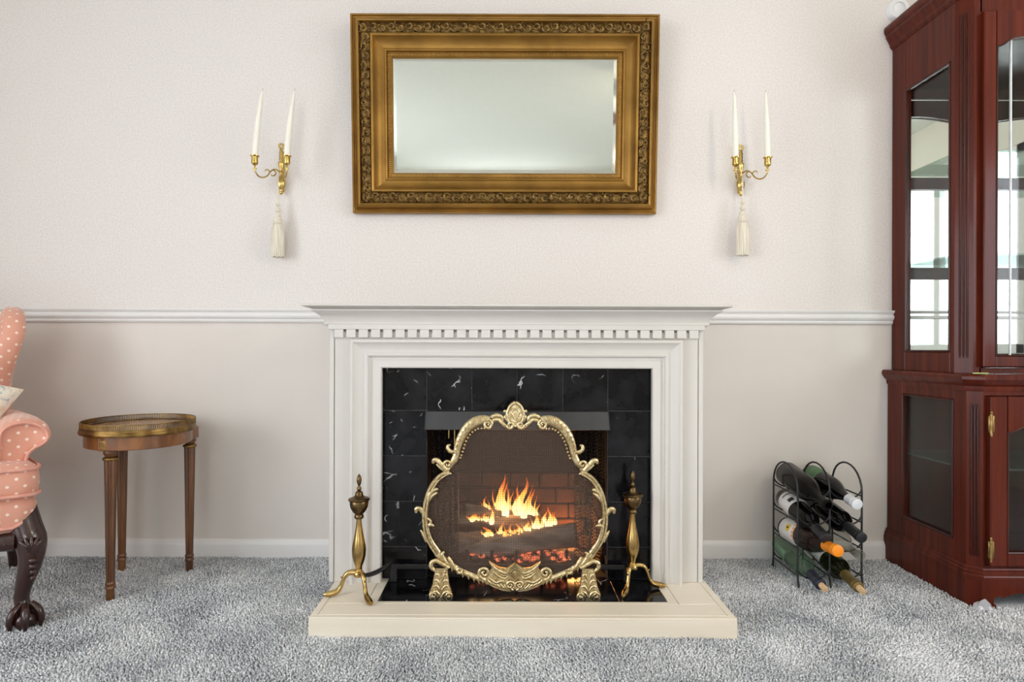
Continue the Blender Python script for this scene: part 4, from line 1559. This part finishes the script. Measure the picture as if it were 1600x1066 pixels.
# back
rings = []
for i in range(13):
    t = i / 12
    z = .40 + .52 * t
    hw_ = .225 + .02 * math.sin(PI * t) - (.06 * max(0, (t - .8) / .2) ** 2)
    yb = .20 + .10 * t
    th = .065 * (1 - .45 * max(0, (t - .85) / .15) ** 2)
    ring = []
    for k in range(28):
        a = 2 * PI * k / 28
        cx_, sy_ = math.cos(a), math.sin(a)
        ring.append((hw_ * math.copysign(abs(cx_) ** .5, cx_), yb + th * math.copysign(abs(sy_) ** .7, sy_), z + .035 * (1 - (cx_) ** 2) * max(0, (t - .6) / .4)))
    rings.append(ring)
uv_loft(rings, 'backrest', M['dots'], ch)
for s in (-1, 1):
    # wing: curved panel, outline in the y-z plane swept through its thickness
    out = cr([(.27, .56), (.27, .75), (.29, .93), (.28, .995), (.20, 1.010), (.10, .995), (.04, .955), (.02, .90), (.035, .83), (.065, .76), (.07, .70), (.05, .64), (.03, .58)], 4, True)
    cy_, cz_ = .17, .79
    rings = []
    for u, sc_ in ((-.042, .86), (-.036, .95), (-.018, 1.0), (.018, 1.0), (.036, .95), (.042, .86)):
        ring = []
        for y, z in out:
            yy, zz = cy_ + (y - cy_) * sc_, cz_ + (z - cz_) * sc_
            flare = .10 * max(0, .27 - yy) ** 1.1 + .04 * max(0, zz - .75)
            ring.append((s * (.178 + u * .8 + flare + .20 * min(.26, max(0, zz - .66))), yy + .03, zz - .045))
        rings.append(ring)
    uv_loft(rings, 'wing', M['dots'], ch)
    # rolled arm: outline in x-z, swept front to back
    arm = cr([(.235, .42), (.236, .52), (.240, .575), (.262, .598), (.296, .606), (.332, .598), (.356, .578), (.362, .552), (.348, .532), (.326, .520), (.308, .498), (.302, .455), (.306, .40), (.27, .39)], 4, True)
    ax_, az_ = .29, .51
    rings = []
    for y, sc_, dx in ((-.290, .86, 0), (-.298, .93, 0), (-.292, 1.0, 0), (-.20, 1.0, -.004), (-.05, .98, -.02), (.10, .95, -.045), (.22, .90, -.06)):
        rings.append([(s * (ax_ + (x - ax_) * sc_ + dx), y, az_ + (z - az_) * sc_) for x, z in arm])
    ao = uv_loft(rings, 'arm', M['dots'], ch)
    pts = [(s * (ax_ + (x - ax_) * .90), -.300, az_ + (z - az_) * .90) for x, z in arm]
    MB().tube(pts + [pts[0]], .005, 6).build('piping', M['pipe'], ao, smooth=60)
    # cabriole front leg with claw and ball foot
    lx, ly = s * .305, -.325
    mb = MB()
    path = cr([(lx - s * .012, ly + .02, .350), (lx - s * .004, ly + .006, .30), (lx + s * .012, ly - .012, .245), (lx + s * .010, ly - .012, .19), (lx - s * .004, ly - .002, .13),
               (lx - s * .010, ly + .004, .085), (lx - s * .004, ly - .004, .055), (lx, ly - .010, .030)], 4)
    mb.tube(path, [.036, .042, .042, .033, .026, .020, .019, .023, .018], 14)
    lg = mb.build('leg', M['mahogany'], ch, smooth=60)
    mb = MB()
    for k in range(5):
        a = math.radians(-60 + 30 * k)
        mb.tube(cr([(lx + s * .014, ly - .052, .225), (lx + s * .014 + .016 * math.sin(a), ly - .060, .248 + .008 * math.cos(a)), (lx + s * .014 + .030 * math.sin(a), ly - .052, .255 + .020 * math.cos(a))], 4), [.003, .006, .004], 7)
    for k in range(4):
        mb.ball((lx + s * .016, ly - .047 + k * .004, .205 - k * .018), .012 - k * .0015, .010, .009, 7, 5)
    mb.build('carved_shell', M['mahogany'], lg, smooth=60)
    mb = MB()
    mb.tube(cr([(lx - s * .03, ly - .012, .262), (lx - s * .065, ly - .016, .262), (lx - s * .10, ly - .014, .252), (lx - s * .115, ly - .014, .240), (lx - s * .108, ly - .014, .230)], 4), [.030, .026, .016, .012, .006], 10)
    mb.build('knee_bracket', M['mahogany'], lg, smooth=60)
    mb = MB()
    mb.ball((lx, ly - .012, .028), .034, .034, .028, 14, 9)
    fo_ = mb.build('ball_foot', M['mahogany'], lg, smooth=60)
    for a in (-150, -90, -30, 90):
        c_, s_ = math.cos(math.radians(a)), math.sin(math.radians(a))
        P3 = [(lx + c_ * .014, ly - .008 + s_ * .014, .072), (lx + c_ * .034, ly - .012 + s_ * .034, .056), (lx + c_ * .042, ly - .012 + s_ * .042, .034), (lx + c_ * .040, ly - .012 + s_ * .040, .008)]
        MB().tube(cr(P3, 4), [.010, .011, .010, .009, .004], 8).build('claw', M['mahogany'], lg, smooth=60)
    MB().tube(cr([(s * .235, .255, .30), (s * .240, .275, .18), (s * .25, .32, .0)], 4), [.026, .022, .017], 10).build('rear_leg', M['mahogany'], ch, smooth=60)

# throw pillow standing on the seat
pw = thing('throw_pillow', 'cream floral cushion propped on the pink wing chair', 'pillow')
rings = []
Np = 22
mbp = MB()
for side in (-1, 1):
    rows_ = []
    for i in range(Np + 1):
        row = []
        for j in range(Np + 1):
            u, v = i / Np * 2 - 1, j / Np * 2 - 1
            sq = .86 + .14 * (abs(u * v)) ** 1.2
            b = max(0, (1 - u ** 4) * (1 - v ** 4)) ** .5
            row.append((u * .17 * sq, side * .050 * b, v * .10 * sq))
        rows_.append(row)
    mbp.loft(rows_, caps=False, closed=False)
po_ = mbp.build('cushion', M['floral'], pw, smooth=80)
# (placed so that its upper right corner shows past the frame edge)

pc = W(38, 611, .35)
pw.rotation_euler = (math.radians(-14), math.radians(20), CH_ROT)
rm = Euler(pw.rotation_euler).to_matrix()
pw.location = pc - rm @ Vector((.17, 0, .10))

# ------------------------------------------------------------------ wine rack
wr = thing('wine_rack', 'black wire wine rack with three arched side frames on the carpet', 'wine rack', (1.115, -.195, 0))
WO = (1.115, -.195, 0)
RXs = (1.005, 1.115, 1.225)
DB, DF = .100, .290
LV = (.030, .125, .215, .305)
for x in RXs:
    pts = [(x, -DB + .006, 0), (x, -DB, .04), (x, -DB, .33)]
    for k in range(1, 12):
        a = PI * k / 12
        pts.append((x, -(DB + DF) / 2 + (DF - DB) / 2 * math.cos(a), .33 + .085 * math.sin(a)))
    pts += [(x, -DF, .33), (x, -DF, .04), (x, -DF - .010, 0)]
    MB().tube(pts, .0034, 7).build('side_frame', M['black'], wr, WO, smooth=60)
    for z in LV:
        MB().tube([(x, -DB, z + .012), (x, -DF, z + .012)], .0026, 6).build('side_rod', M['black'], wr, WO, smooth=60)
for z in LV:
    for d in (DB, DF):
        pts = []
        for c in range(2):
            for k in range(13):
                a = PI * k / 12
                pts.append((RXs[c] + .055 - .055 * math.cos(a), -d, z + .042 - .040 * math.sin(a) - .0))
        MB().tube(pts, .0027, 6).build('bottle_cradle', M['black'], wr, WO, smooth=60)


def bottle(x, db, zb, zm, length, glass, label, r=.038, cap=None, caplen=.06, cork=False, lab=None, shoulder=.58, neck=.0145, style='bordeaux', open_=False):
    base = Vector((x, -db, zb))
    dy = math.sqrt(max(length ** 2 - (zm - zb) ** 2, .01))
    t = thing('wine_bottle', label, 'bottle', tuple(base), group='wine bottles lying in the rack')
    ang = math.atan2(zm - zb, dy)
    # local z of the lathe runs along the bottle; rotate it to point at -y
    t.rotation_euler = (PI / 2 - ang, 0, 0)
    L = length
    if style == 'bordeaux':
        pr = [(.001, .012), (r * .6, .004), (r * .92, 0), (r, .006), (r, L * shoulder), (r * .97, L * (shoulder + .03)), (r * .82, L * (shoulder + .075)), (r * .55, L * (shoulder + .11)), (neck * 1.15, L * (shoulder + .15)), (neck, L * (shoulder + .20)), (neck, L - .018), (neck * 1.15, L - .016), (neck * 1.15, L - .004), (neck, L)]
    else:
        pr = [(.001, .012), (r * .6, .004), (r * .92, 0), (r, .006), (r, L * shoulder), (r * .95, L * (shoulder + .06)), (r * .80, L * (shoulder + .13)), (r * .60, L * (shoulder + .20)), (neck * 1.2, L * (shoulder + .28)), (neck, L * (shoulder + .33)), (neck, L - .018), (neck * 1.18, L - .016), (neck * 1.18, L - .004), (neck, L)]
    if open_:
        pr += [(neck * .72, L), (neck * .7, L - .05), (.001, L - .05)]
    MB().lathe(pr, n=28).build('glass', glass, t, smooth=50)
    if cap is not None:
        c0 = L - caplen
        rr = neck * 1.2
        MB().lathe([(rr * .95, c0), (rr, c0 + .001), (rr, L - .020), (rr * 1.06, L - .018), (rr * 1.06, L - .012), (rr, L - .010), (rr * 1.06, L - .007), (rr * 1.04, L + .001), (rr * .9, L + .0025), (.001, L + .0025)], n=24).build('capsule', cap, t, smooth=40)
    if cork:
        MB().lathe([(.001, L - .02), (.0098, L - .02), (.0102, L + .027), (.0092, L + .030), (.001, L + .0305)], n=16).build('cork', M['cork'], t, smooth=40)
    if lab is not None:
        lm, l0, l1, a0, a1, extra = lab
        rings = []
        nseg = 24
        for rr2, z in ((r + .0002, l0), (r + .0006, l0), (r + .0006, l1), (r + .0002, l1)):
            rings.append([(rr2 * math.cos(math.radians(a0 + (a1 - a0) * k / nseg)), rr2 * math.sin(math.radians(a0 + (a1 - a0) * k / nseg)), z) for k in range(nseg + 1)])
        lo = MB().loft(rings, caps=False, closed=False).build('label', lm, t, smooth=60)
        for em, z0, z1, b0, b1 in extra:
            rings = []
            for rr2, z in ((r + .0007, z0), (r + .0010, z0), (r + .0010, z1), (r + .0007, z1)):
                rings.append([(rr2 * math.cos(math.radians(b0 + (b1 - b0) * k / 8)), rr2 * math.sin(math.radians(b0 + (b1 - b0) * k / 8)), z) for k in range(9)])
            MB().loft(rings, caps=False, closed=False).build('label_print', em, lo, smooth=60)
    return t


XC0, XC1 = 1.060, 1.170
# angles: in the bottle's frame 90 deg faces up, 180 deg faces left
bottle(XC0, .085, .356, .3085, .305, M['glass_matte'], 'dark smoky wine bottle without label, upper left in the rack', .043, style='burgundy', shoulder=.48, open_=True)
bottle(XC1, .045, .342, .306, .315, M['glass_black'], 'dark wine bottle with green label and white capsule, upper right', .039, M['foil_white'], .052, lab=(M['label_green'], .02, .095, 0, 360, []), style='burgundy', shoulder=.46)
bottle(XC0, .075, .262, .196, .305, M['glass_black'], 'dark wine bottle with square-printed white label and black capsule', .038, M['foil_black'], .07,
       lab=(M['label_white'], .03, .11, 40, 230, [(M['ink'], .075, .095, 108, 140), (M['ink'], .045, .05, 90, 150)]))
bottle(XC1, .07, .252, .203, .318, M['glass_black'], 'plain black wine bottle with long black capsule, second row right', .039, M['foil_black'], .085)
b3 = bottle(XC0 + .008, .085, .146, .174, .345, M['glass_brown'], 'large brown bottle with sunflower label and orange capsule', .045, M['foil_orange'], .075,
            lab=(M['label_white'], .02, .13, 40, 250, [(M['foil_orange'], .118, .129, 60, 200)]), style='burgundy', shoulder=.50, neck=.0150)
bottle(XC1, .07, .170, .142, .315, M['glass_clear'], 'empty clear glass wine bottle in the third row right', .037, open_=True)
bottle(XC0 - .004, .05, .082, .034, .30, M['glass_green'], 'empty pale green wine bottle with navy neck and cork', .038, M['foil_navy'], .07, cork=True,
       lab=(M['label_sage'], .02, .11, 150, 330, []))
bottle(XC1, .07, .080, .034, .30, M['glass_olive'], 'olive green wine bottle with gold neck and cork, lower right', .038, M['foil_gold'], .085, cork=True,
       lab=(M['label_white'], .06, .12, 60, 190, []))
# sunflower print on the big label
mb = MB()
rl_ = .045 + .0013


def on_label(a, z, dr=0):
    return ((rl_ + dr) * math.cos(math.radians(a)), (rl_ + dr) * math.sin(math.radians(a)), z)


a0_, z0_ = 152, .085
for k in range(12):
    t = 2 * PI * k / 12
    mb.ball(on_label(a0_ + 13 * math.cos(t), z0_ + .010 * math.sin(t), -.001), .0042, .0042, .0042, 6, 4)
labobj = [c for c in b3.children if c.name.startswith('label')][0]
mb.build('flower_print', M['sunflower'], labobj, smooth=60)
mb = MB()
mb.ball(on_label(a0_, z0_, -.001), .0050, .0050, .0050, 8, 5)
mb.build('flower_print', M['ink'], labobj, smooth=60)
# ------------------------------------------------------------------ china cabinet
cab = thing('china_cabinet', 'tall cherry wood china cabinet with glass sides and mirrored back', 'cabinet', (2.09, -.02, 0))
CO = (2.09, -.02, 0)
CM = M['cherry']
XS = 1.505                        # upper side plane
XSL = 1.490                       # lower side plane
XE = 2.68                         # far side
UD, LD = .375, .445               # front planes
CHU, CHL = .035, .030             # corner chamfers


def part(mb, name, m=None, parent=None, smooth=35):
    return mb.build(name, m or CM, parent or cab, CO if parent is None or parent is cab else CO, smooth=smooth)


def plan(x0, x1, d, ch, back=.004):
    return [(x0, -back), (x0, -(d - ch)), (x0 + ch, -d), (x1 - ch, -d), (x1, -(d - ch)), (x1, -back)]


def cab_mould(name, x0, x1, d, ch, prof):
    """moulding run round side, chamfer, front, chamfer, side"""
    c = plan(x0, x1, d, ch)
    s2 = math.tan(math.radians(22.5))
    outs = [(-1, 0), (-1, -s2), (-s2, -1), (s2, -1), (1, -s2), (1, 0)]
    path = [((x, y, 0), (o[0], o[1], 0), (0, 0, 1)) for (x, y), o in zip(c, outs)]
    part(MB().sweep(path, prof), name, smooth=30)


def side_frame(x, d0, d1, z0, z1, g0, g1, gz0, gz1, t=.022, flip=1):
    """a glazed side panel: two stiles, two rails, sticking bead and pane"""
    xi = x + flip * t
    part(MB().box(x, xi, -d0, -g0, z0, z1, .0015), 'side_stile')
    part(MB().box(x, xi, -g1, -d1, z0, z1, .0015), 'side_stile')
    part(MB().box(x, xi, -g0, -g1, z0, gz0, .0015), 'side_rail')
    part(MB().box(x, xi, -g0, -g1, gz1, z1, .0015), 'side_rail')
    bd = MB()
    b = .007
    for a0, a1, c0, c1 in ((g0, g0 + b, gz0, gz1), (g1 - b, g1, gz0, gz1), (g0, g1, gz0, gz0 + b), (g0, g1, gz1 - b, gz1)):
        bd.box(x - flip * .003, x + flip * .008, -a0, -a1, c0, c1, .002)
    part(bd, 'glazing_bead', M['cherrydark'])
    part(MB().box(x + flip * .012, x + flip * .015, -g0, -g1, gz0, gz1), 'pane', M['pane'], smooth=0)


# --- lower case
ZB1, ZL1 = .118, .700
side_frame(XSL, .004, LD - CHL, ZB1 - .01, ZL1, .092, .357, .193, .6565)
side_frame(XE + .015, .004, LD - CHL, ZB1 - .01, ZL1, .092, .357, .193, .6565, flip=-1)


def chamfer_post(x0, x1, y0, y1, z0, z1, name='corner_post'):
    a = Vector((x0, y0, 0))
    b = Vector((x1, y1, 0))
    t = (b - a).normalized()
    n = Vector((t.y, -t.x, 0))
    if n.y > 0:
        n = -n
    inn = -n * .03
    poly = [(a.x, a.y), (b.x, b.y), (b.x, b.y + .03), (a.x + (.03 if x1 > x0 else -.03), a.y)]
    post = part(MB().prism_z(poly, z0, z1), name)
    L = (b - a).length
    mb = MB()
    for u in (.30, .5, .70):
        p = a + t * (L * u) + n * .0005
        mb.tube([(p.x, p.y, z0 + .05), (p.x, p.y, z0 + .06), (p.x, p.y, z1 - .06), (p.x, p.y, z1 - .05)], [.001, .0035, .0035, .001], 6)
    mb.build('reeding', M['cherrydark'], post, CO, smooth=60)


chamfer_post(XSL, XSL + CHL, -(LD - CHL), -LD, ZB1 - .01, ZL1)
chamfer_post(XE + .015, XE + .015 - CHL, -(LD - CHL), -LD, ZB1 - .01, ZL1)
part(MB().box(XSL + CHL, XE + .015 - CHL, -LD, -LD + .02, .675, ZL1, .001), 'face_rail')
part(MB().box(XSL + CHL, XE + .015 - CHL, -LD, -LD + .02, ZB1 - .01, .134, .001), 'face_rail')
part(MB().box(XSL + CHL, 1.529, -LD, -LD + .02, .134, .675, .001), 'face_stile')
part(MB().box(XE + .015 - CHL - .009, XE + .015 - CHL, -LD, -LD + .02, .134, .675, .001), 'face_stile')
part(MB().box(XSL + .022, XE - .007, -LD + .02, -.006, ZB1 - .02, ZB1, 0), 'bottom_board', M['cherrydark'])
part(MB().box(XSL + .022, XE - .007, -.014, -.004, ZB1, ZL1, 0), 'back_board', M['cherrydark'])
part(MB().box(XSL + .024, XE - .01, -LD + .04, -.02, .428, .434, .001), 'glass_shelf', M['shelfglass'])


def door(x0, x1, z0, z1, y, gx0, gx1, gz0, gz1, lower, hinge_left):
    """framed glass door with a scalloped head and leaded cames"""
    t = .022
    d = part(MB().box(x0, gx0, y - t, y, z0, z1, .003), 'door')
    kw = dict(parent=d)
    MB().box(gx1, x1, y - t, y, z0, z1, .003).build('stile', CM, d, CO)
    MB().box(gx0, gx1, y - t, y, z0, gz0, .003).build('rail', CM, d, CO)
    # scalloped top rail
    w = gx1 - gx0
    sc_ = .034 if lower else .044
    pts = []
    nn = 40
    for i in range(nn + 1):
        u = i / nn
        m_ = abs(2 * u - 1)
        if m_ > .93:
            zz = 0
        elif m_ > .70:
            zz = .62 * math.sin((.93 - m_) / .23 * PI / 2)
        else:
            zz = .62 + .38 * math.cos(m_ / .70 * PI / 2)
        pts.append((gx0 + w * u, gz1 + sc_ * zz))
    poly = [(gx0, z1), (gx1, z1)] + pts[::-1]
    mb = MB()
    o0 = 0
    for i in range(nn):
        (xa, za), (xb, zb_) = pts[i], pts[i + 1]
        mb.add([(xa, y - t, za), (xb, y - t, zb_), (xb, y - t, z1), (xa, y - t, z1), (xa, y, za), (xb, y, zb_), (xb, y, z1), (xa, y, z1)],
               [(0, 1, 2, 3), (7, 6, 5, 4), (0, 4, 5, 1), (2, 6, 7, 3)])
    mb.build('scalloped_rail', CM, d, CO, smooth=30)
    bp = [(gx0, gz0)] + [(gx0, gz1)] + pts[1:-1] + [(gx1, gz1), (gx1, gz0), (gx0, gz0)]
    MB().tube([(x, y - t, z) for x, z in bp], .003, 6).build('glazing_bead', M['cherrydark'], d, CO)
    MB().box(gx0, gx1, y - .012, y - .009, gz0, gz1 + sc_).build('pane', M['pane'], d, CO, smooth=0)
    cm = MB()
    for u in ((.12, .88) if not lower else (.20, .80)):
        x = gx0 + w * u
        cm.box(x - .0025, x + .0025, y - .014, y - .007, gz0, gz1 + sc_ * .6, .001)
    cm.build('leaded_came', M['foil_white'], d, CO)
    hx = x0 if hinge_left else x1
    for z in ((z0 + (z1 - z0) * .10, z0 + (z1 - z0) * .84) if lower else ()):
        mb = MB()
        mb.tube([(hx - .002, y - t - .004, z - .032), (hx - .002, y - t - .004, z + .032)], .0045, 8)
        for q in (-.036, .036):
            mb.ball((hx - .002, y - t - .004, z + q), .004, .004, .005, 7, 5)
        mb.box(hx - .008, hx + .010, y - t - .003, y - t + .004, z - .026, z + .026, .001)
        mb.build('hinge', M['hinge'], d, CO, smooth=50)
    kx = x1 - .02 if hinge_left else x0 + .02
    MB().ball((kx, y - t - .014, (z0 + z1) / 2), .010, .012, .010, 10, 7).build('knob', M['hinge'], d, CO, smooth=60)
    return d


mid = (1.531 + 2.656) / 2
door(1.531, mid - .002, .137, .673, -LD + .004, 1.585, mid - .056, .180, .560, True, True)
door(mid + .002, 2.656, .137, .673, -LD + .004, mid + .056, 2.602, .180, .560, True, False)
# base: bell moulding, plinth and scrolled feet
cab_mould('base_moulding', XSL, XE + .015, LD, CHL, [(-.02, .128), (.002, .128), (.006, .122), (.006, .116), (.010, .112), (.010, .104), (.0125, .100), (.0125, .088), (-.02, .088)])
c_ = plan(XSL - .0125, XE + .0275, LD + .0125, CHL)
for x, fl_ in ((XSL - .0125, 1), (XE + .0275, -1)):
    part(MB().box(x, x + fl_ * .02, -.004, -(LD + .0125 - CHL), 0, .090, .001), 'plinth_side')
    xa, ya = x, -(LD + .0125 - CHL)
    xb, yb = x + fl_ * CHL, -(LD + .0125)
    part(MB().prism_z([(xa, ya), (xb, yb), (xb, yb + .03), (xa + fl_ * .03, ya)], 0, .090), 'plinth_corner')
yb = -(LD + .0125)
xa, xb = XSL - .0125 + CHL, XE + .0275 - CHL
prof = [(xa, 0), (xa + .045, 0), (xa + .047, .012), (xa + .038, .020), (xa + .040, .034), (xa + .055, .042), (xa + .070, .036), (xa + .082, .042), (xa + .11, .05), ((xa + xb) / 2, .055)]
prof = prof + [(xa + xb - x, z) for x, z in prof[-2::-1]]
mb = MB()
ap_pts = [(x, z) for x, z in prof]
poly = ap_pts + [(xb, .09), (xa, .09)]
mb.v += [(x, yb, z) for x, z in poly] + [(x, yb + .02, z) for x, z in poly]
nn = len(poly)
mb.f += [tuple(range(nn)), tuple(range(2 * nn - 1, nn - 1, -1))] + [(i, (i + 1) % nn, (i + 1) % nn + nn, i + nn) for i in range(nn)]
part(mb, 'plinth_front')
# waist moulding
cab_mould('waist_moulding', XSL, XE + .015, LD, CHL, [(-.04, ZL1 - .012), (.003, ZL1 - .012), (.005, ZL1 - .002), (.005, ZL1 + .004), (.012, ZL1 + .010), (.018, ZL1 + .020), (.0225, ZL1 + .026), (.0225, ZL1 + .036), (.019, ZL1 + .042), (.010, ZL1 + .044), (-.04, ZL1 + .044)])
part(MB().box(XSL + .02, XE - .01, -LD + .03, -.004, ZL1, ZL1 + .040), 'waist_board')

# --- upper case
ZU0, ZU1 = ZL1 + .043, 1.995
side_frame(XS, .004, UD - CHU, ZU0, ZU1, .0845, .318, .813, 1.800)
side_frame(XE, .004, UD - CHU, ZU0, ZU1, .0845, .318, .813, 1.800, flip=-1)
chamfer_post(XS, XS + CHU, -(UD - CHU), -UD, ZU0, ZU1)
chamfer_post(XE, XE - CHU, -(UD - CHU), -UD, ZU0, ZU1)
part(MB().box(XS + CHU, 1.568, -UD, -UD + .02, ZU0, ZU1, .0015), 'face_stile')
part(MB().box(XE - .055, XE - CHU, -UD, -UD + .02, ZU0, ZU1, .0015), 'face_stile')
part(MB().box(1.560, XE - .055, -UD, -UD + .02, 1.934, ZU1, .0015), 'face_rail')
part(MB().box(1.560, XE - .055, -UD, -UD + .02, ZU0, .762, .0015), 'face_rail')
um = (1.562 + XE - .057) / 2
door(1.562, um - .002, .765, 1.931, -UD + .004, 1.603, um - .043, .802, 1.815, False, True)
door(um + .002, XE - .057, .765, 1.931, -UD + .004, um + .043, XE - .098, .802, 1.815, False, False)
part(MB().box(XS + .022, XE - .022, -.018, -.012, ZU0, ZU1, 0), 'back_mirror', M['cabmirror'], smooth=0)
part(MB().box(XS + .002, XE - .002, -.012, -.004, ZU0, ZU1, 0), 'back_board', M['cherrydark'], smooth=0)
part(MB().box(XS + .022, XE - .022, -UD + .02, -.014, ZU1 - .02, ZU1, 0), 'top_board', M['cherrydark'])
for zs in (1.488, 1.141):
    part(MB().box(XS + .024, XE - .024, -UD + .045, -.034, zs, zs + .006, .001), 'glass_shelf', M['shelfglass'])
    part(MB().box(XS + .022, XE - .022, -.032, -.018, zs - .048, zs - .003, .002), 'shelf_rail', M['cherrydark'])
cab_mould('crown_moulding', XS, XE, UD, CHU, [(-.03, 1.988), (.002, 1.988), (.006, 1.994), (.010, 1.998), (.010, 2.004), (.014, 2.012), (.020, 2.024), (.026, 2.034), (.026, 2.042), (.030, 2.048), (.033, 2.056), (.033, 2.070), (.030, 2.076), (-.03, 2.076)])
part(MB().box(XS - .01, XE + .01, -UD - .01, -.004, 2.06, 2.074), 'crown_board')

# bits on and by the cabinet
o = MB().box(-.022, .022, -.003, .003, 0, .004, .001).build('paper_scrap', M['scrap'])
o.location = (1.508, -.449, ZL1 + .0445)
o.rotation_euler = (0, 0, math.radians(-8))
tag(o, 'pale green sliver lying on the cabinet waist ledge', 'scrap')
mb = MB()
rnd = random.Random(3)
rows_ = []
for i in range(7):
    row = []
    for j in range(7):
        u, v = i / 6, j / 6
        e = math.sin(PI * u) * math.sin(PI * v)
        row.append((u * .062 + rnd.uniform(-.003, .003), v * .03 + rnd.uniform(-.003, .003), .002 + e * .022 + (rnd.uniform(0, .010) if e > .2 else 0)))
    rows_.append(row)
mb.loft(rows_, caps=False, closed=False)
o = mb.build('plastic_wrap', M['plasticwrap'], smooth=20)
o.location = (1.472, -.484, .006)
tag(o, 'crumpled clear plastic at the foot of the cabinet corner', 'plastic')
# round white sensor on the wall beside the crown
sn = thing('wall_sensor', 'small round white sensor on the wall above the cabinet', 'sensor', (1.520, 0, 2.142))
MB().lathe([(.001, -.004), (.040, -.004), (.042, .0), (.042, .016), (.038, .024), (.026, .024), (.026, .018), (.001, .018)], (0, 0, 0), 28, axis='y', ).build('ring', M['white_plastic'], sn, smooth=40).scale = (1, -1, 1)
MB().lathe([(.001, .010), (.024, .010), (.024, .020), (.020, .023), (.001, .024)], (0, 0, 0), 24, axis='y').build('cap', M['white_plastic'], sn, smooth=40).scale = (1, -1, 1)

# ------------------------------------------------------------------ ceiling fan behind the camera
fan = thing('ceiling_fan', 'dark bladed ceiling fan with frosted light, mirrored in the cabinet', 'ceiling fan', (1.55, -2.1, ZC))
MB().lathe([(.001, 0), (.07, 0), (.06, -.03), (.015, -.035), (.015, -.16), (.09, -.17), (.10, -.20), (.10, -.24), (.07, -.26), (.001, -.26)], n=24).build('motor', M['bronze'], fan, smooth=40)
for k in range(5):
    a = 2 * PI * k / 5 + .3
    mb = MB().box(.10, .64, -.065, .065, -.218, -.210, .003)
    o = mb.build('blade', M['cherrydark'], fan)
    o.rotation_euler = (0, 0, a)
MB().lathe([(.06, -.262), (.10, -.275), (.11, -.30), (.08, -.34), (.001, -.355)], n=24).build('light_bowl', M['bowl'], fan, smooth=60)
fl_l = bpy.data.lights.new('fan_lamp', 'POINT')
fl_l.energy, fl_l.color, fl_l.shadow_soft_size = 38, (1, .86, .68), .10
fl_o = bpy.data.objects.new('fan_lamp', fl_l)
fl_o.parent = fan
fl_o.location = (0, 0, -.47)
COL.objects.link(fl_o)

# ------------------------------------------------------------------ carpet pile
rng = np.random.default_rng(4)
pitch = .0066
xs = np.arange(-2.05, 2.05, pitch)
ys = np.arange(-1.02, -.016, pitch)
gx, gy = np.meshgrid(xs, ys)
gx = gx.ravel() + rng.uniform(-.0026, .0026, gx.size)
gy = gy.ravel() + rng.uniform(-.0026, .0026, gy.size)
keep = ~((gx > HX0 + .002) & (gx < HX1 - .002) & (gy > -D_H + .002))
keep &= ~((gx > XSL - .011) & (gy > -LD - .010))
keep &= np.abs(gx) < (2.4 + gy) * .90 + .15
gx, gy = gx[keep], gy[keep]
n = gx.size


def smooth_noise(x, y, s, seed):
    r = np.random.default_rng(seed)
    v = np.zeros_like(x)
    for _ in range(10):
        a, ph = r.uniform(0, 2 * PI), r.uniform(0, 2 * PI)
        f = s * r.uniform(.5, 1.6)
        v += np.sin((x * math.cos(a) + y * math.sin(a)) * f + ph)
    return v / 3.2


lx_ = smooth_noise(gx, gy, 9, 1) * .0035 + rng.normal(0, .0028, n)
ly_ = smooth_noise(gx, gy, 9, 2) * .0035 + rng.normal(0, .0028, n)
hh = .0095 + smooth_noise(gx, gy, 14, 3) * .0014 + rng.uniform(-.0025, .0025, n)
ang = rng.uniform(0, 2 * PI, n)
V = np.zeros((n, 7, 3))
for k in range(3):
    a = ang + 2 * PI * k / 3
    V[:, k] = np.stack([gx + .0042 * np.cos(a), gy + .0042 * np.sin(a), np.zeros(n)], 1)
    V[:, 3 + k] = np.stack([gx + lx_ * .7 + .0034 * np.cos(a + .4), gy + ly_ * .7 + .0034 * np.sin(a + .4), hh * .72], 1)
V[:, 6] = np.stack([gx + lx_, gy + ly_, hh], 1)
fc = []
tri = np.array([[0, 1, 4], [0, 4, 3], [1, 2, 5], [1, 5, 4], [2, 0, 3], [2, 3, 5], [3, 4, 6], [4, 5, 6], [5, 3, 6]])
F_ = (tri[None] + (np.arange(n) * 7)[:, None, None]).reshape(-1, 3)
me = bpy.data.meshes.new('carpet_pile')
me.vertices.add(n * 7)
me.vertices.foreach_set('co', V.reshape(-1))
me.loops.add(F_.size)
me.loops.foreach_set('vertex_index', F_.reshape(-1).astype(np.int32))
me.polygons.add(len(F_))
me.polygons.foreach_set('loop_start', np.arange(0, F_.size, 3, dtype=np.int32))
me.update()
me.validate()
me.materials.append(M['carpet'])
o = bpy.data.objects.new('carpet_pile', me)
COL.objects.link(o)
o.parent = fl
o['kind'] = 'stuff'
